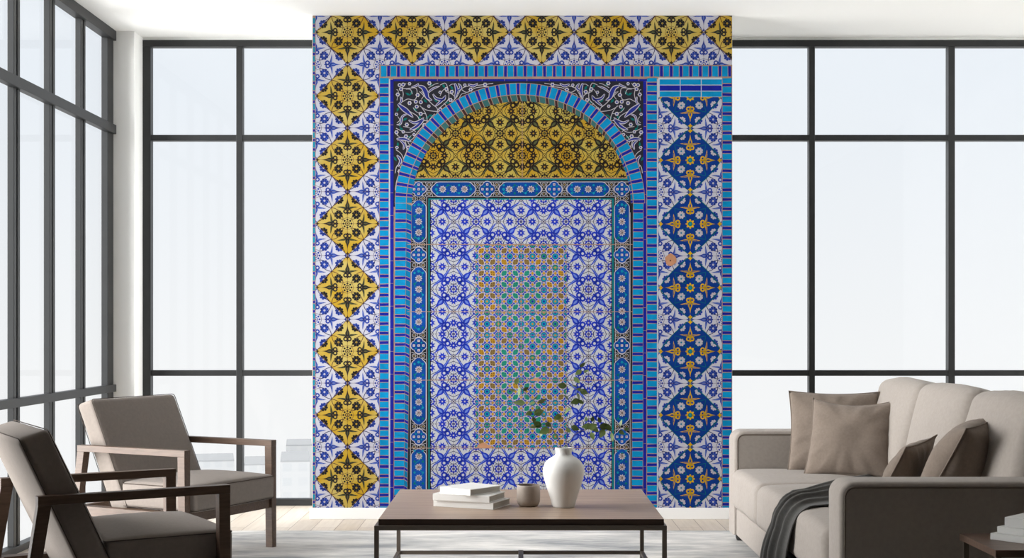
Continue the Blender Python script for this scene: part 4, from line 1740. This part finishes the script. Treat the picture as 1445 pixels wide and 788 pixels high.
# ---- small-patterned mosaic panel
c = Canvas(8)
reg = rect(671.2, 346.2, 799.4, 632.4)
c.clip = reg
c.poly(reg, G_FBLUE, 0)
pw = 16.05
rm = random.Random(3)
ncol, nrow = 8, 18
for i in range(-1, ncol + 1):
    for j in range(-1, nrow + 1):
        x, y = 671.2 + pw * i, 346.2 + 15.9 * j
        cx, cy = x + pw / 2, y + 15.9 / 2
        edge = i <= 1 or i >= ncol - 2 or j <= 1 or j >= nrow - 1
        gold = edge or rm.random() < .12
        # quatrefoil of two crossed leaves, white outline
        sg = 1 if (i + j) % 2 else -1
        for m, k, ly in ((G_SCRL, 1.0, 1), (G_OLIV if gold and (i + j) % 3 else (G_OCHR if gold else G_GREE), .80, 2)):
            for d in (0, 1):
                a = sg * math.pi / 4 + d * math.pi / 2
                lw = 6.4 * k if d == 0 else 5.0 * k
                ll = 6.3 * k if d == 0 else 5.0 * k
                n = 8
                pl = [(ll * math.cos(q * 2 * math.pi / n), lw * .62 * math.sin(q * 2 * math.pi / n)) for q in range(n)]
                c.poly([(cx + p[0] * math.cos(a) - p[1] * math.sin(a), cy + p[0] * math.sin(a) + p[1] * math.cos(a)) for p in pl], m, ly + d * .3)
        for q in range(4):
            a = q * math.pi / 2 + math.pi / 4
            c.disc(cx + 2.2 * math.cos(a), cy + 2.2 * math.sin(a), .8, G_BRN if gold else G_TEAL, 4, 5)
        # octagon star
        c.disc(x, y, 4.6, G_INK, 1, 8, .5)
        c.disc(x, y, 3.8, G_CYAN if (i * 7 + j * 3) % 5 else G_GREE, 2, 8, .5)
        c.disc(x, y, 1.6, G_NAVY if (i + j) % 3 else G_OCHR, 3, 8)
        c.stroke([(x + 5.1 * math.cos(q * math.pi / 4 + .39), y + 5.1 * math.sin(q * math.pi / 4 + .39)) for q in range(8)], .75, G_SCRL, 3, True)
        # bow ties
        for bx, by, hor in ((cx, y, True), (x, cy, False)):
            c.star(bx, by, 3.9, 2.2, 4, G_SCRL, 2, 0)
            c.star(bx, by, 3.1, 1.6, 4, G_OCHR, 3, 0)
        # lattice
        c.stroke([(x, y + 5), (cx - 5.2, cy)], .7, G_SCRL, 1)
        c.stroke([(x + 5, y), (cx, cy - 5.2)], .7, G_SCRL, 1)
c.clip = None
for y in (345.8, 440.2, 536.8, 632.8):
    c.stroke([(671, y), (799.6, y)], 1.0, G_MORT, 5)
for x in (703.3, 735.4):
    c.stroke([(x, 346), (x, 632.5)], .6, G_MORT, 5)
for k in range(1, 9):
    c.stroke([(671, 346.2 + 31.8 * k), (799.6, 346.2 + 31.8 * k)], .4, G_MORT, 5)
blob = [(672, 632), (676, 627), (683, 624.6), (688, 628), (693, 629.4), (694, 632.6)]
c.poly(blob, G_CLAY, 6)
c.poly([(748, 536), (756, 533.6), (764, 535), (766, 537.4), (750, 538)], G_CLAY, 6)
finish(c, 'mosaic_panel')

# ================================================================== OUTSIDE: distant hazy towers far below the sky line
def tower_mat():
    m = bpy.data.materials.new('hazy_tower_wall')
    m.use_nodes = True
    nt = m.node_tree
    b = nt.nodes['Principled BSDF']
    b.inputs['Roughness'].default_value = 0.9
    b.inputs['Specular IOR Level'].default_value = 0.0
    tc = nt.nodes.new('ShaderNodeTexCoord')
    br = nt.nodes.new('ShaderNodeTexBrick')
    br.offset = 0
    br.inputs['Scale'].default_value = 1
    br.inputs['Brick Width'].default_value = 3.4
    br.inputs['Row Height'].default_value = 3.2
    br.inputs['Mortar Size'].default_value = 0.75
    br.inputs['Color1'].default_value = (0.415, 0.42, 0.43, 1)
    br.inputs['Color2'].default_value = (0.40, 0.41, 0.42, 1)
    br.inputs['Mortar'].default_value = (0.43, 0.435, 0.44, 1)
    cb = nt.nodes.new('ShaderNodeCombineXYZ')
    sp = nt.nodes.new('ShaderNodeSeparateXYZ')
    ad = nt.nodes.new('ShaderNodeMath')
    nt.links.new(tc.outputs['Object'], sp.inputs[0])
    nt.links.new(sp.outputs[0], ad.inputs[0])
    nt.links.new(sp.outputs[1], ad.inputs[1])
    nt.links.new(ad.outputs[0], cb.inputs[0])
    nt.links.new(sp.outputs[2], cb.inputs[1])
    nt.links.new(cb.outputs[0], br.inputs['Vector'])
    nt.links.new(br.outputs['Color'], b.inputs['Base Color'])
    return m


M_TOWER = tower_mat()
M_TROOF = mat('dimmed_tower_roof', (0.30, 0.305, 0.31), 0.95, 0.0, linear=True)  # roof colour darkened against the sunlight so the tops stay faint
for (px0, px1, py, D, lab) in (
        (396, 437, 650, 300, 'pale hazy block of flats far outside beside the mural edge'),
        (404, 440, 628, 420, 'paler hazy tower rising behind the block beside the mural edge'),
        (345, 388, 655, 360, 'low pale hazy building far outside right of the window mullion'),
        (270, 330, 650, 400, 'wide pale hazy building far outside above the farther armchair'),
        (215, 262, 640, 460, 'faint hazy building outside the left pane of the back window')):
    a, b = at(px0, py, D), at(px1, py, D)
    hw = (b.x - a.x) / 2
    bm = boxes([(-hw, hw, 0, 22, 0, a.z + 69.6)])
    c0 = Vector(((a.x + b.x) / 2, D, -70))
    o = obj('distant_building', bm, M_TOWER)
    o.location = c0
    o.rotation_euler = (0, 0, math.atan2(-c0.x, c0.y))
    obj('roof', boxes([(-hw, hw, 0, 22, a.z + 69.6, a.z + 70)]), M_TROOF, o)
    tag(o, lab, 'building')

# ================================================================== LIGHT
wd = bpy.data.worlds.new('overcast')
SC.world = wd
wd.use_nodes = True
nt = wd.node_tree
bg = nt.nodes['Background']
tc = nt.nodes.new('ShaderNodeTexCoord')
sp = nt.nodes.new('ShaderNodeSeparateXYZ')
rp = nt.nodes.new('ShaderNodeValToRGB')
mr = nt.nodes.new('ShaderNodeMapRange')
mr.inputs[1].default_value = -0.2
mr.inputs[2].default_value = 0.4
nt.links.new(tc.outputs['Generated'], sp.inputs[0])
nt.links.new(sp.outputs[2], mr.inputs[0])
nt.links.new(mr.outputs[0], rp.inputs['Fac'])
e = rp.color_ramp.elements
e[0].position = 0.25
e[0].color = (*lin((250, 250, 250)), 1)
e[1].position = 0.62
e[1].color = (*lin((238, 243, 249)), 1)
nt.links.new(rp.outputs[0], bg.inputs[0])
bg.inputs[1].default_value = WORLD

sl = bpy.data.lights.new('sun', 'SUN')
sl.energy = SUN
sl.angle = math.radians(SUN_ANGLE)
sl.color = (1.0, 0.985, 0.965)
so = bpy.data.objects.new('sun', sl)
COL.objects.link(so)
so.location = (-8, 4, 5)
so.rotation_euler = Vector(SUN_DIR).to_track_quat('-Z', 'Y').to_euler()

# ================================================================== CAMERA
cam = bpy.data.cameras.new('camera')
cam.sensor_width = 36
cam.lens = 36 * FOCAL / 1445
cam.shift_x = -(VPX - 722.5) / 1445
cam.shift_y = (HOR - 394) / 1445
cam.clip_end = 2000
co = bpy.data.objects.new('camera', cam)
COL.objects.link(co)
co.location = (0, 0, EYE)
co.rotation_euler = (math.pi / 2, 0, 0)
SC.camera = co

vs = SC.view_settings
SC.display_settings.display_device = 'sRGB'
vs.view_transform = 'Standard'
vs.look = 'None'
vs.gamma = 1
vs.use_curve_mapping = False
vs.exposure = EXPOSURE
SC.cycles.use_denoising = True
SC.cycles.max_bounces = 10
SC.cycles.diffuse_bounces = 7
SC.cycles.transparent_max_bounces = 12
